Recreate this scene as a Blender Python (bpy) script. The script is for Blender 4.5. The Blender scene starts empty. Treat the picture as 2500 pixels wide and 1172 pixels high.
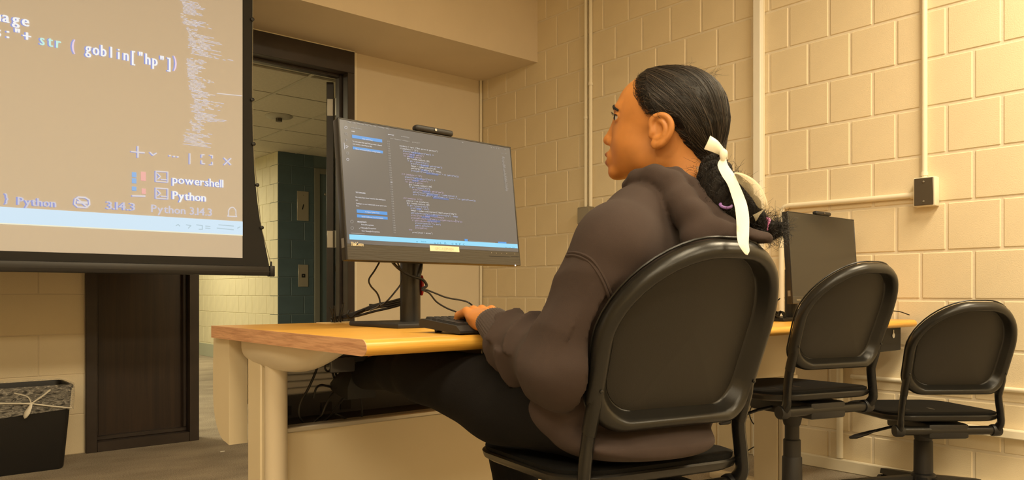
import bpy, bmesh, math, random
import numpy as np
from mathutils import Vector, Matrix

# ------------------------------------------------------------------ camera, world, lights, exposure
SC = bpy.context.scene
COL = SC.collection
F_PX, CX, HORIZON, CAM_H = 1876.0, 1250.0, 716.5, 0.813
YAW = math.radians(40.36)
CO, SI = math.cos(YAW), math.sin(YAW)

cam_d = bpy.data.cameras.new('camera')
cam = bpy.data.objects.new('camera', cam_d)
COL.objects.link(cam)
cam.location = (0, 0, CAM_H)
cam.rotation_euler = (math.radians(90), 0, -YAW)
cam_d.sensor_width = 36.0
cam_d.lens = 36.0 * F_PX / 2500.0
cam_d.shift_y = (HORIZON - 586.0) / 2500.0
cam_d.clip_start = 0.02
SC.camera = cam

world = bpy.data.worlds.new('world')
SC.world = world
world.use_nodes = True
world.node_tree.nodes['Background'].inputs[0].default_value = (1.0, 0.80, 0.55, 1)
world.node_tree.nodes['Background'].inputs[1].default_value = 0.05

SC.view_settings.view_transform = 'Standard'
SC.view_settings.look = 'None'
SC.view_settings.gamma = 1.0
SC.view_settings.exposure = 0.0
SC.view_settings.use_curve_mapping = False

WARM = (1.0, 0.825, 0.55)
HALLC = (1.0, 0.86, 0.55)
# ceiling fixtures: (x, y, watts)
TROFFERS = [(2.5, 0.2, 66), (2.5, -1.6, 36), (0.35, 0.2, 34), (0.35, -1.6, 36), (-1.65, 0.2, 38), (-1.65, -1.6, 32)]
CEIL = 2.95

# ------------------------------------------------------------------ room constants (metres)
XR = 3.44            # right wall face
YF = 4.39            # front wall face
XL, YB = -3.2, -3.2  # walls behind the camera
ZS = 2.35            # soffit underside
YS = 3.785           # soffit face
YH, XH = 7.95, 3.44  # hallway blue wall face, hallway yellow wall face

random.seed(4)


def ray(px, py):
    u, v = (px - CX) / F_PX, (HORIZON - py) / F_PX
    return Vector((CO * u + SI, -SI * u + CO, v))


def at(px, py, depth):
    """point of the room seen at a photo pixel, a given distance ahead"""
    return Vector((0, 0, CAM_H)) + ray(px, py) * depth


def on_y(px, py, y):
    return at(px, py, y / ray(px, py)[1])


def on_x(px, py, x):
    return at(px, py, x / ray(px, py)[0])


def on_z(px, py, z):
    return at(px, py, (z - CAM_H) / ray(px, py)[2])


def on_plane(px, py, p0, n):
    r = ray(px, py)
    o = Vector((0, 0, CAM_H))
    return o + r * ((p0 - o).dot(n) / r.dot(n))


# ------------------------------------------------------------------ tags
def tag(o, label, cat, group=None):
    o['label'] = label
    o['category'] = cat
    if group:
        o['group'] = group
    return o


def thing(name, label, cat, loc=(0, 0, 0), rotz=0.0, group=None):
    o = bpy.data.objects.new(name, None)
    o.empty_display_size = 0.05
    COL.objects.link(o)
    o.location = loc
    o.rotation_euler = (0, 0, rotz)
    return tag(o, label, cat, group)


def structure(o):
    o['kind'] = 'structure'
    return o


def child(o, parent):
    o.parent = parent
    return o


# ------------------------------------------------------------------ mesh builder
class B:
    def __init__(s):
        s.bm = bmesh.new()

    def _xf(s, vs, rot, c):
        if rot is not None:
            for v in vs:
                v.co = rot @ v.co
        c = Vector(c)
        for v in vs:
            v.co += c

    def box(s, x0, x1, y0, y1, z0, z1, bev=0.0, seg=2, rot=None, about=None):
        """box between limits; rot turns it about `about` (default its centre)"""
        t = bmesh.new()
        bmesh.ops.create_cube(t, size=1.0)
        c = Vector(((x0 + x1) / 2, (y0 + y1) / 2, (z0 + z1) / 2))
        for v in t.verts:
            v.co = Vector((v.co.x * (x1 - x0), v.co.y * (y1 - y0), v.co.z * (z1 - z0)))
        if bev > 0:
            bmesh.ops.bevel(t, geom=list(t.edges), offset=bev, segments=seg, affect='EDGES', profile=0.5)
        for v in t.verts:
            v.co += c
        if rot is not None:
            a = Vector(about) if about is not None else c
            for v in t.verts:
                v.co = a + rot @ (v.co - a)
        s.merge(t)
        return s

    def merge(s, t):
        t.verts.index_update()
        nv = [s.bm.verts.new(v.co) for v in t.verts]
        for f in t.faces:
            try:
                s.bm.faces.new([nv[v.index] for v in f.verts])
            except ValueError:
                pass
        t.free()

    def mesh(s, verts, faces):
        nv = [s.bm.verts.new(v) for v in verts]
        for f in faces:
            try:
                s.bm.faces.new([nv[i] for i in f])
            except ValueError:
                pass
        return s

    def prism(s, pts, axis, a, b):
        """extrude a closed 2-D outline along axis (0 x: pts are y,z; 1 y: x,z; 2 z: x,y)"""
        def mk(p, t):
            return (t, p[0], p[1]) if axis == 0 else ((p[0], t, p[1]) if axis == 1 else (p[0], p[1], t))
        n = len(pts)
        va = [s.bm.verts.new(mk(p, a)) for p in pts]
        vb = [s.bm.verts.new(mk(p, b)) for p in pts]
        for i in range(n):
            j = (i + 1) % n
            s.bm.faces.new((va[i], va[j], vb[j], vb[i]))
        s.bm.faces.new(va[::-1])
        s.bm.faces.new(vb)
        return s

    def tube(s, pts, r, n=8, cap=True, flat=1.0, flat_dir=None, closed=False):
        """round (or flattened) tube through points"""
        P = [Vector(p) for p in pts]
        R = r if isinstance(r, (list, tuple)) else [r] * len(P)
        k = len(P)
        rings = []
        prev = None
        for i in range(k):
            if closed:
                t = (P[(i + 1) % k] - P[i - 1])
            else:
                t = (P[min(i + 1, k - 1)] - P[max(i - 1, 0)])
            if t.length < 1e-9:
                t = Vector((0, 0, 1))
            t.normalize()
            if flat_dir is not None:
                a = Vector(flat_dir) - t * t.dot(Vector(flat_dir))
                if a.length < 1e-6:
                    a = t.orthogonal()
            elif prev is None:
                a = t.orthogonal()
            else:
                a = prev - t * t.dot(prev)
                if a.length < 1e-6:
                    a = t.orthogonal()
            a.normalize()
            prev = a
            b = t.cross(a)
            rings.append([s.bm.verts.new(P[i] + (a * math.cos(2 * math.pi * q / n) * flat + b * math.sin(2 * math.pi * q / n)) * R[i]) for q in range(n)])
        for i in range(k if closed else k - 1):
            A, Bq = rings[i], rings[(i + 1) % k]
            for q in range(n):
                s.bm.faces.new((A[q], A[(q + 1) % n], Bq[(q + 1) % n], Bq[q]))
        if cap and not closed:
            s.bm.faces.new(rings[0][::-1])
            s.bm.faces.new(rings[-1])
        return s

    def lathe(s, prof, c=(0, 0, 0), rot=None, n=24):
        """prof: (radius, height) list about local z, placed at c"""
        rings = []
        vs = []
        for r, h in prof:
            ring = [s.bm.verts.new((max(r, 1e-5) * math.cos(2 * math.pi * q / n), max(r, 1e-5) * math.sin(2 * math.pi * q / n), h)) for q in range(n)]
            rings.append(ring)
            vs += ring
        for i in range(len(rings) - 1):
            for q in range(n):
                s.bm.faces.new((rings[i][q], rings[i][(q + 1) % n], rings[i + 1][(q + 1) % n], rings[i + 1][q]))
        s.bm.faces.new(rings[0][::-1])
        s.bm.faces.new(rings[-1])
        s._xf(vs, rot, c)
        return s

    def ball(s, c, r, rot=None, n=16, m=10):
        rx, ry, rz = (r, r, r) if not isinstance(r, (tuple, list)) else r
        vs = []
        rings = []
        for i in range(1, m):
            th = math.pi * i / m
            ring = [s.bm.verts.new((rx * math.sin(th) * math.cos(2 * math.pi * q / n), ry * math.sin(th) * math.sin(2 * math.pi * q / n), rz * math.cos(th))) for q in range(n)]
            rings.append(ring)
            vs += ring
        top = s.bm.verts.new((0, 0, rz))
        bot = s.bm.verts.new((0, 0, -rz))
        vs += [top, bot]
        for q in range(n):
            s.bm.faces.new((top, rings[0][q], rings[0][(q + 1) % n]))
            s.bm.faces.new((bot, rings[-1][(q + 1) % n], rings[-1][q]))
        for i in range(len(rings) - 1):
            for q in range(n):
                s.bm.faces.new((rings[i][q], rings[i + 1][q], rings[i + 1][(q + 1) % n], rings[i][(q + 1) % n]))
        s._xf(vs, rot, c)
        return s

    def loft(s, rings, cap0=True, cap1=True, closed=True):
        R = [[s.bm.verts.new(p) for p in ring] for ring in rings]
        n = len(R[0])
        for i in range(len(R) - 1):
            for q in range(n if closed else n - 1):
                s.bm.faces.new((R[i][q], R[i][(q + 1) % n], R[i + 1][(q + 1) % n], R[i + 1][q]))
        if cap0:
            s.bm.faces.new(R[0][::-1])
        if cap1:
            s.bm.faces.new(R[-1])
        return s

    def data(s, name, mat, smooth=True, angle=38, normals=True):
        bm = s.bm
        if normals:
            bmesh.ops.recalc_face_normals(bm, faces=list(bm.faces))
        if smooth:
            lim = math.radians(angle)
            for f in bm.faces:
                f.smooth = True
            for e in bm.edges:
                if len(e.link_faces) == 2 and e.calc_face_angle(0) > lim:
                    e.smooth = False
        me = bpy.data.meshes.new(name)
        bm.to_mesh(me)
        bm.free()
        if mat is not None:
            me.materials.append(mat)
        return me

    def build(s, name, mat, parent=None, smooth=True, angle=38, normals=True):
        o = bpy.data.objects.new(name, s.data(name, mat, smooth, angle, normals))
        COL.objects.link(o)
        if parent is not None:
            o.parent = parent
        return o


def link_copy(name, me, parent=None, loc=(0, 0, 0), rot=None):
    o = bpy.data.objects.new(name, me)
    COL.objects.link(o)
    o.location = loc
    if rot is not None:
        o.rotation_euler = rot
    if parent is not None:
        o.parent = parent
    return o


def spline(pts, n=8):
    """Catmull-Rom through points"""
    P = [Vector(p) for p in pts]
    P = [P[0] * 2 - P[1]] + P + [P[-1] * 2 - P[-2]]
    out = []
    for i in range(1, len(P) - 2):
        a, b, c, d = P[i - 1], P[i], P[i + 1], P[i + 2]
        for k in range(n):
            t = k / n
            out.append(0.5 * ((2 * b) + (c - a) * t + (2 * a - 5 * b + 4 * c - d) * t * t + (3 * b - a - 3 * c + d) * t ** 3))
    out.append(P[-2])
    return out


# ------------------------------------------------------------------ materials
def new_mat(name):
    m = bpy.data.materials.new(name)
    m.use_nodes = True
    nt = m.node_tree
    return m, nt, nt.nodes['Principled BSDF']


def M(name, col, rough=0.5, metal=0.0, spec=0.5, bump=0.0, bscale=200.0, var=0.0, vscale=6.0, stretch=(1, 1, 1), coat=0.0, detail=4.0, dark=None, sheen=0.0, rvar=0.0):
    """principled surface with object-space noise in colour and relief"""
    m, nt, p = new_mat(name)
    p.inputs['Base Color'].default_value = (*col, 1)
    p.inputs['Roughness'].default_value = rough
    p.inputs['Metallic'].default_value = metal
    p.inputs['Specular IOR Level'].default_value = spec
    p.inputs['Coat Weight'].default_value = coat
    if sheen:
        p.inputs['Sheen Weight'].default_value = sheen
        p.inputs['Sheen Roughness'].default_value = 0.5
    L = nt.links
    if var or bump or rvar:
        tc = nt.nodes.new('ShaderNodeTexCoord')
        mp = nt.nodes.new('ShaderNodeMapping')
        mp.inputs['Scale'].default_value = stretch
        L.new(tc.outputs['Object'], mp.inputs['Vector'])
    if var or rvar:
        n = nt.nodes.new('ShaderNodeTexNoise')
        n.inputs['Scale'].default_value = vscale
        n.inputs['Detail'].default_value = detail
        L.new(mp.outputs['Vector'], n.inputs['Vector'])
        if var:
            r = nt.nodes.new('ShaderNodeMix')
            r.data_type = 'RGBA'
            d = dark if dark is not None else tuple(c * (1 - var) for c in col)
            l = col if dark is not None else tuple(min(1, c * (1 + var * 0.6)) for c in col)
            r.inputs['A'].default_value = (*d, 1)
            r.inputs['B'].default_value = (*l, 1)
            ramp = nt.nodes.new('ShaderNodeMapRange')
            ramp.inputs['From Min'].default_value = 0.3
            ramp.inputs['From Max'].default_value = 0.7
            L.new(n.outputs['Fac'], ramp.inputs['Value'])
            L.new(ramp.outputs['Result'], r.inputs['Factor'])
            L.new(r.outputs['Result'], p.inputs['Base Color'])
        if rvar:
            rr = nt.nodes.new('ShaderNodeMapRange')
            rr.inputs['To Min'].default_value = max(0, rough - rvar)
            rr.inputs['To Max'].default_value = min(1, rough + rvar)
            L.new(n.outputs['Fac'], rr.inputs['Value'])
            L.new(rr.outputs['Result'], p.inputs['Roughness'])
    if bump:
        n2 = nt.nodes.new('ShaderNodeTexNoise')
        n2.inputs['Scale'].default_value = bscale
        n2.inputs['Detail'].default_value = 3
        L.new(mp.outputs['Vector'], n2.inputs['Vector'])
        b = nt.nodes.new('ShaderNodeBump')
        b.inputs['Strength'].default_value = bump
        b.inputs['Distance'].default_value = 0.004
        L.new(n2.outputs['Fac'], b.inputs['Height'])
        L.new(b.outputs['Normal'], p.inputs['Normal'])
    return m


def EM(name, col, strength=1.0):
    m, nt, p = new_mat(name)
    p.inputs['Base Color'].default_value = (0.02, 0.02, 0.02, 1)
    p.inputs['Roughness'].default_value = 0.4
    p.inputs['Emission Color'].default_value = (*col, 1)
    p.inputs['Emission Strength'].default_value = strength
    return m


def wood(name, light, dark, scale=1.0, rough=0.3, axis=0, coat=0.2):
    m, nt, p = new_mat(name)
    L = nt.links
    tc = nt.nodes.new('ShaderNodeTexCoord')
    mp = nt.nodes.new('ShaderNodeMapping')
    st = [28 * scale, 28 * scale, 28 * scale]
    st[axis] = 1.3 * scale
    mp.inputs['Scale'].default_value = st
    L.new(tc.outputs['Object'], mp.inputs['Vector'])
    n = nt.nodes.new('ShaderNodeTexNoise')
    n.inputs['Scale'].default_value = 2.2
    n.inputs['Detail'].default_value = 6
    n.inputs['Roughness'].default_value = 0.65
    n.inputs['Distortion'].default_value = 0.35
    L.new(mp.outputs['Vector'], n.inputs['Vector'])
    r = nt.nodes.new('ShaderNodeMapRange')
    r.inputs['From Min'].default_value = 0.33
    r.inputs['From Max'].default_value = 0.62
    L.new(n.outputs['Fac'], r.inputs['Value'])
    mx = nt.nodes.new('ShaderNodeMix')
    mx.data_type = 'RGBA'
    mx.inputs['A'].default_value = (*dark, 1)
    mx.inputs['B'].default_value = (*light, 1)
    L.new(r.outputs['Result'], mx.inputs['Factor'])
    L.new(mx.outputs['Result'], p.inputs['Base Color'])
    p.inputs['Roughness'].default_value = rough
    p.inputs['Coat Weight'].default_value = coat
    p.inputs['Coat Roughness'].default_value = 0.25
    b = nt.nodes.new('ShaderNodeBump')
    b.inputs['Strength'].default_value = 0.08
    b.inputs['Distance'].default_value = 0.002
    L.new(n.outputs['Fac'], b.inputs['Height'])
    L.new(b.outputs['Normal'], p.inputs['Normal'])
    return m


def carpet(name):
    m, nt, p = new_mat(name)
    L = nt.links
    tc = nt.nodes.new('ShaderNodeTexCoord')
    n1 = nt.nodes.new('ShaderNodeTexNoise')
    n1.inputs['Scale'].default_value = 160
    n1.inputs['Detail'].default_value = 3
    mp = nt.nodes.new('ShaderNodeMapping')
    mp.inputs['Scale'].default_value = (1, 2.0, 1)
    mp.inputs['Rotation'].default_value = (0, 0, 0.25)
    n2 = nt.nodes.new('ShaderNodeTexNoise')
    n2.inputs['Scale'].default_value = 3.0
    n2.inputs['Detail'].default_value = 5
    L.new(tc.outputs['Object'], n1.inputs['Vector'])
    L.new(tc.outputs['Object'], mp.inputs['Vector'])
    L.new(mp.outputs['Vector'], n2.inputs['Vector'])
    a = nt.nodes.new('ShaderNodeMix')
    a.data_type = 'RGBA'
    a.inputs['A'].default_value = (0.19, 0.16, 0.122, 1)
    a.inputs['B'].default_value = (0.52, 0.445, 0.34, 1)
    ad = nt.nodes.new('ShaderNodeMath')
    ad.operation = 'MULTIPLY_ADD'
    ad.inputs[1].default_value = 0.55
    L.new(n1.outputs['Fac'], ad.inputs[0])
    m2 = nt.nodes.new('ShaderNodeMath')
    m2.operation = 'MULTIPLY'
    m2.inputs[1].default_value = 0.45
    L.new(n2.outputs['Fac'], m2.inputs[0])
    L.new(m2.outputs[0], ad.inputs[2])
    r = nt.nodes.new('ShaderNodeMapRange')
    r.inputs['From Min'].default_value = 0.3
    r.inputs['From Max'].default_value = 0.7
    L.new(ad.outputs[0], r.inputs['Value'])
    L.new(r.outputs['Result'], a.inputs['Factor'])
    L.new(a.outputs['Result'], p.inputs['Base Color'])
    p.inputs['Roughness'].default_value = 0.95
    b = nt.nodes.new('ShaderNodeBump')
    b.inputs['Strength'].default_value = 0.8
    b.inputs['Distance'].default_value = 0.01
    L.new(n1.outputs['Fac'], b.inputs['Height'])
    L.new(b.outputs['Normal'], p.inputs['Normal'])
    return m


MT = {}
CREAM = (0.79, 0.675, 0.47)
MT['wall'] = M('painted_block', CREAM, 0.62, bump=0.25, bscale=240, var=0.04, vscale=3)
MT['mortar'] = M('painted_mortar', (0.80, 0.71, 0.55), 0.6, bump=0.3, bscale=150)
MT['plaster'] = M('painted_plaster', (0.74, 0.64, 0.48), 0.7, bump=0.12, bscale=120, var=0.04, vscale=2)
MT['soffit'] = M('soffit_plaster', (0.74, 0.63, 0.47), 0.75, bump=0.1, bscale=110, var=0.05, vscale=2)
MT['ceil'] = M('ceiling_white', (0.80, 0.77, 0.70), 0.8)
MT['carpet'] = carpet('carpet')
MT['frame'] = M('brown_metal_frame', (0.035, 0.025, 0.020), 0.42, var=0.25, vscale=9)
MT['darkwood'] = wood('dark_wood_panel', (0.034, 0.018, 0.010), (0.014, 0.008, 0.006), 0.6, 0.45, axis=2, coat=0.05)
MT['door'] = M('dark_door', (0.022, 0.018, 0.015), 0.4, var=0.2, vscale=5)
MT['steel'] = M('hinge_steel', (0.36, 0.34, 0.29), 0.4, metal=0.9)
MT['conduit'] = M('painted_conduit', (0.86, 0.79, 0.62), 0.45, bump=0.05)
MT['conduit_white'] = M('white_raceway', (0.86, 0.83, 0.74), 0.4)
MT['yellow'] = M('hall_cream_block', (0.74, 0.70, 0.50), 0.6, bump=0.2, bscale=200, var=0.05)
MT['blue'] = M('hall_blue_block', (0.088, 0.138, 0.165), 0.45, bump=0.2, bscale=200, var=0.12)
MT['blue_mortar'] = M('hall_blue_mortar', (0.13, 0.18, 0.20), 0.5)
MT['cove'] = M('cove_base', (0.42, 0.45, 0.36), 0.5)
MT['tile'] = M('ceiling_tile', (0.68, 0.64, 0.52), 0.9, bump=0.5, bscale=160, var=0.07, vscale=40)
MT['tbar'] = M('ceiling_grid', (0.60, 0.57, 0.47), 0.6)
MT['plate'] = M('brushed_plate', (0.55, 0.51, 0.43), 0.4, metal=0.6)
MT['black'] = M('black_plastic', (0.012, 0.012, 0.013), 0.42, bump=0.06, bscale=500)
MT['black_soft'] = M('black_soft_plastic', (0.020, 0.019, 0.019), 0.55, bump=0.12, bscale=700)
MT['chair'] = M('charcoal_chair_shell', (0.013, 0.0122, 0.0105), 0.29, bump=0.08, bscale=900, rvar=0.025, vscale=30)
MT['chair_panel'] = M('charcoal_chair_panel', (0.027, 0.0245, 0.021), 0.5, spec=.35, bump=0.22, bscale=900)
MT['chair_metal'] = M('black_chair_metal', (0.010, 0.010, 0.010), 0.25)
MT['seat'] = M('black_seat_fabric', (0.008, 0.008, 0.008), 0.85, spec=.15, bump=0.3, bscale=900)
MT['cable'] = M('black_cable', (0.010, 0.009, 0.009), 0.4)
MT['desk_top'] = wood('honey_laminate', (0.88, 0.49, 0.085), (0.72, 0.36, 0.050), 2.4, 0.36, axis=0, coat=0.12)
MT['desk_edge'] = wood('pink_oak_edge', (0.76, 0.44, 0.25), (0.50, 0.245, 0.13), 4.0, 0.45, axis=1, coat=0.05)
MT['beige'] = M('beige_enamel', (0.74, 0.64, 0.45), 0.38, bump=0.03)
MT['putty'] = M('putty_enamel', (0.70, 0.61, 0.46), 0.35, bump=0.03)
MT['grey'] = M('grey_slat', (0.62, 0.60, 0.56), 0.5)
MT['screen'] = M('screen_fabric', (0.66, 0.64, 0.61), 0.85, bump=0.05, bscale=900)
MT['screen'].node_tree.nodes['Principled BSDF'].inputs['Emission Color'].default_value = (0.80, 0.86, 1.0, 1)   # black level of the projector
MT['screen'].node_tree.nodes['Principled BSDF'].inputs['Emission Strength'].default_value = 0.06
MT['screen_border'] = M('screen_black_border', (0.016, 0.015, 0.014), 0.75, bump=0.1, bscale=800)
MT['orange'] = M('orange_outlet', (0.60, 0.14, 0.02), 0.45)
MT['white'] = M('white_plastic', (0.75, 0.72, 0.66), 0.4)
MT['red'] = M('red_plastic', (0.30, 0.012, 0.010), 0.35)
# ------------------------------------------------------------------ lettering (built-in font, one outline per character)
GLYPH = {}


def load_glyphs():
    tmp = []
    chars = ''.join(chr(c) for c in range(33, 127))
    for ch in chars:
        cu = bpy.data.curves.new('glyph', 'FONT')
        cu.body = ch
        cu.size = 1.0
        cu.resolution_u = 2
        o = bpy.data.objects.new('glyph', cu)
        COL.objects.link(o)
        tmp.append((ch, o, cu))
    bpy.context.view_layer.update()
    dg = bpy.context.evaluated_depsgraph_get()
    for ch, o, cu in tmp:
        me = bpy.data.meshes.new_from_object(o.evaluated_get(dg))
        v = [(q.co.x, q.co.y) for q in me.vertices]
        f = [tuple(p.vertices) for p in me.polygons]
        GLYPH[ch] = (v, f, min(a for a, b in v), max(a for a, b in v))
        bpy.data.meshes.remove(me)
    for ch, o, cu in tmp:
        bpy.data.objects.remove(o)
        bpy.data.curves.remove(cu)


load_glyphs()


def text2d(s, mono=False):
    """2-D outline faces of a string; font size 1, starts at 0; returns verts, faces, width"""
    V, Fc = [], []
    x = 0.0
    for ch in s:
        if ch == ' ':
            x += 0.60 if mono else 0.30
            continue
        v, f, a, b = GLYPH[ch]
        k = len(V)
        if mono:
            w = 0.60
            sx = min(1.0, 0.56 / (b - a))
            off = x + (w - (b - a) * sx) / 2
            V += [(off + (q[0] - a) * sx, q[1]) for q in v]
            x += w
        else:
            V += [(x + q[0] - a, q[1]) for q in v]
            x += (b - a) + 0.085
        Fc += [tuple(i + k for i in t) for t in f]
    return V, Fc, x


class Sheet:
    """flat print on a plane: origin o, right vector u, up vector w (unit), collects faces in metres"""

    def __init__(s, o, u, w, lift=0.0):
        s.o, s.u, s.w = Vector(o), Vector(u), Vector(w)
        s.n = s.u.cross(s.w)
        s.o = s.o + s.n * lift
        s.V, s.F = [], []

    def uv(s, px, py):
        p = on_plane(px, py, s.o, s.n) - s.o
        return p.dot(s.u), p.dot(s.w)

    def add(s, pts, faces):
        k = len(s.V)
        s.V += [s.o + s.u * a + s.w * b for a, b in pts]
        s.F += [tuple(i + k for i in f) for f in faces]

    def rect(s, a0, a1, b0, b1):
        s.add([(a0, b0), (a1, b0), (a1, b1), (a0, b1)], [(0, 1, 2, 3)])

    def stroke(s, pts, w, closed=False):
        n = len(pts)
        for i in range(n if closed else n - 1):
            a, b = Vector(pts[i]), Vector(pts[(i + 1) % n])
            d = (b - a)
            if d.length < 1e-9:
                continue
            d = d.normalized()
            q = Vector((-d.y, d.x)) * w / 2
            e = d * w * 0.35
            s.add([tuple(a - e + q), tuple(a - e - q), tuple(b + e - q), tuple(b + e + q)], [(0, 1, 2, 3)])

    def text(s, t, a0, b0, size, width=None, mono=False, bold=0.0):
        V, Fc, w = text2d(t, mono)
        k = (width / w) if width else size
        P = [(a0 + x * k, b0 + y * size) for x, y in V]
        s.add(P, Fc)
        if bold:
            s.add([(x + bold, y) for x, y in P], Fc)
        return w * k

    def textpx(s, t, x0, x1, base_px, cap_px, mono=False, bold=0.0, dx=0.0, dy=0.0):
        """fit a string between two photo columns, baseline given at its left end"""
        a0, b0 = s.uv(x0, base_px)
        a1, _ = s.uv(x1, base_px)
        _, b1 = s.uv(x0, base_px - cap_px)
        s.text(t, a0 + dx, b0 + dy, (b1 - b0) / 0.70, width=a1 - a0, mono=mono, bold=bold)

    def build(s, name, mat, parent):
        b = B().mesh(s.V, s.F)
        return b.build(name, mat, parent, smooth=False, normals=False)


# ------------------------------------------------------------------ room shell
floor = structure(B().box(XL - .2, 9.0, YB - .2, 13.0, -0.10, 0.0).build('floor', MT['carpet'], smooth=False))
ceil = structure(B().box(XL - .2, XR + .2, YB - .2, YF + .2, CEIL, CEIL + .1).build('ceiling', MT['ceil'], smooth=False))

# right wall: mortar bed with every block laid on it
wall_r = structure(B().box(XR + .004, XR + .2, YB - .2, YF + .165, 0, CEIL).build('wall_right', MT['mortar'], smooth=False))
structure(B().box(XR, XR + .02, YB - .2, 0.27, 0, CEIL).build('plaster_face', MT['wall'], wall_r, smooth=False))
BL, BH, JT = 0.2032, 0.2032, 0.010


def block_mesh(l, h, t=0.016, bev=0.0035):
    """block face in the y-z plane, front at x=0 facing -x"""
    return B().box(0, t, -l / 2, l / 2, -h / 2, h / 2, bev=bev, seg=1).data('block', MT['wall'], smooth=False)


def lay_blocks(parent, mat, face, u0, u1, z0, z1, zref, uref, rowref, axis, length=BL, joint=JT, bev=0.0035, proud=0.0, rng=random):
    """bond of blocks on a wall face. axis 'y': wall is x=face facing -x; axis 'x': wall is y=face facing -y"""
    cache = {}
    k0 = math.floor((z0 - zref) / BH)
    k1 = math.ceil((z1 - zref) / BH)
    n = 0
    for k in range(k0, k1):
        a, b = max(z0, zref + k * BH), min(z1, zref + (k + 1) * BH)
        if b - a < 0.03:
            continue
        sh = uref + (0.0 if (k - rowref) % 2 == 0 else length / 2)
        i0 = math.floor((u0 - sh) / length)
        i1 = math.ceil((u1 - sh) / length)
        for i in range(i0, i1):
            c, d = max(u0, sh + i * length), min(u1, sh + (i + 1) * length)
            if d - c < 0.03:
                continue
            l, h = round(d - c - joint, 3), round(b - a - joint, 3)
            key = (l, h)
            if key not in cache:
                t = 0.016
                bb = B()
                if axis == 'y':
                    bb.box(0, t, -l / 2, l / 2, -h / 2, h / 2, bev=bev, seg=1)
                else:
                    bb.box(-l / 2, l / 2, 0, t, -h / 2, h / 2, bev=bev, seg=1)
                cache[key] = bb.data('block', mat, smooth=False)
            u, z = (c + d) / 2, (a + b) / 2
            off = face - proud + rng.uniform(-.0006, .0006)
            loc = (off, u, z) if axis == 'y' else (u, off, z)
            link_copy('block', cache[key], parent, loc)
            n += 1
    return n


ZREF = 0.787
N_RIGHT = lay_blocks(wall_r, MT['wall'], XR, 0.27, YF + .0, 0, CEIL, ZREF, 2.075, 5, 'y')

# front wall: block part left of the doorway, plaster right of it
wf = B()
wf.box(XL, 0.878, YF + .003, YF + .165, 0, CEIL)
wf.box(2.401, XR + .02, YF, YF + .165, 0, CEIL)
wf.box(0.878, 2.401, YF, YF + .165, ZS, CEIL)
wall_f = structure(wf.build('wall_front', MT['plaster'], smooth=False))
N_FRONT = lay_blocks(wall_f, MT['wall'], YF, -1.15, 0.878, 0, ZS, ZREF - .18, 0.47, 0, 'x', length=0.4064, joint=0.004, bev=0.0015)
structure(B().box(XL, -1.15, YF - .001, YF + .02, 0, CEIL).build('plaster_face', MT['wall'], wall_f, smooth=False))
structure(B().box(XL, XR, YS, YF, ZS, CEIL).build('trim_1', MT['soffit'], smooth=False))
bpy.data.objects['trim_1']['label'] = 'plaster soffit box above the doorway'
structure(B().box(XL - .2, XL, YB - .2, YF + .2, 0, CEIL).build('wall_left', MT['wall'], smooth=False))
structure(B().box(XL - .2, XR + .2, YB - .2, YB, 0, CEIL).build('wall_back', MT['wall'], smooth=False))
# light bead between door frame and plaster, painted corner strip
structure(B().box(2.403, 2.425, YF - .006, YF + .01, 0, ZS).build('trim_2', MT['conduit'], smooth=False))
structure(B().tube([(XR - .016, YF - .014, 0.0), (XR - .016, YF - .014, ZS)], 0.009, 10).build('trim_3', MT['conduit']))

# ------------------------------------------------------------------ door unit: side panel, open doorway, leaf swung into the hall
d1 = bpy.data.objects.new('door_1', None)
COL.objects.link(d1)
d1.location = (0.878, YF, 0)
structure(d1)
d1['label'] = 'dark brown metal door frame with wooden side panel'


def dpart(b, name, mat, **k):
    o = b.build(name, mat, None, **k)
    o.parent = d1
    o.matrix_parent_inverse = Matrix.Translation(Vector(d1.location)).inverted()
    return o


y0, y1 = YF - .022, YF + .145
dpart(B().box(0.878, 0.929, y0, y1, 0, ZS - .002, bev=.002, seg=1), 'jamb', MT['frame'])
dpart(B().box(1.386, 1.437, y0, y1, 0, ZS - .002, bev=.002, seg=1), 'jamb', MT['frame'])
dpart(B().box(2.352, 2.401, y0, y1, 0, 2.209, bev=.002, seg=1), 'jamb', MT['frame'])
dpart(B().box(1.437, 2.403, y0 - .003, YF - .016, ZS - .005, ZS - .0005), 'caulk_line', MT['conduit'], smooth=False)
dpart(B().box(0.929, 1.386, y0, y1, 0, 0.052, bev=.002, seg=1), 'bottom_rail', MT['frame'])
dpart(B().box(0.929, 1.386, y0, y1, 2.208, ZS - .002, bev=.002, seg=1), 'head', MT['frame'])
dpart(B().box(1.437, 2.401, y0, y1, 2.208, ZS - .002, bev=.002, seg=1), 'head', MT['frame'])
dpart(B().box(0.929, 1.386, YF + .055, YF + .085, 0.05, 2.21), 'panel', MT['darkwood'], smooth=False)
bd = B()
for (a, b, c, d) in ((0.929, 1.386, 0.052, 0.074), (0.929, 0.945, 0.074, 2.208), (1.366, 1.386, 0.074, 2.208)):
    bd.box(a, b, YF + .025, YF + .056, c, d, bev=.003, seg=1)
dpart(bd, 'glazing_bead', MT['frame'])
# door stops
st = B()
st.box(2.334, 2.353, YF + .055, YF + .10, 0, 2.208, bev=.002, seg=1)
st.box(1.436, 1.455, YF + .055, YF + .10, 0, 2.208, bev=.002, seg=1)
st.box(1.455, 2.334, YF + .055, YF + .10, 2.19, 2.209, bev=.002, seg=1)
dpart(st, 'door_stop', MT['frame'])
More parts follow.
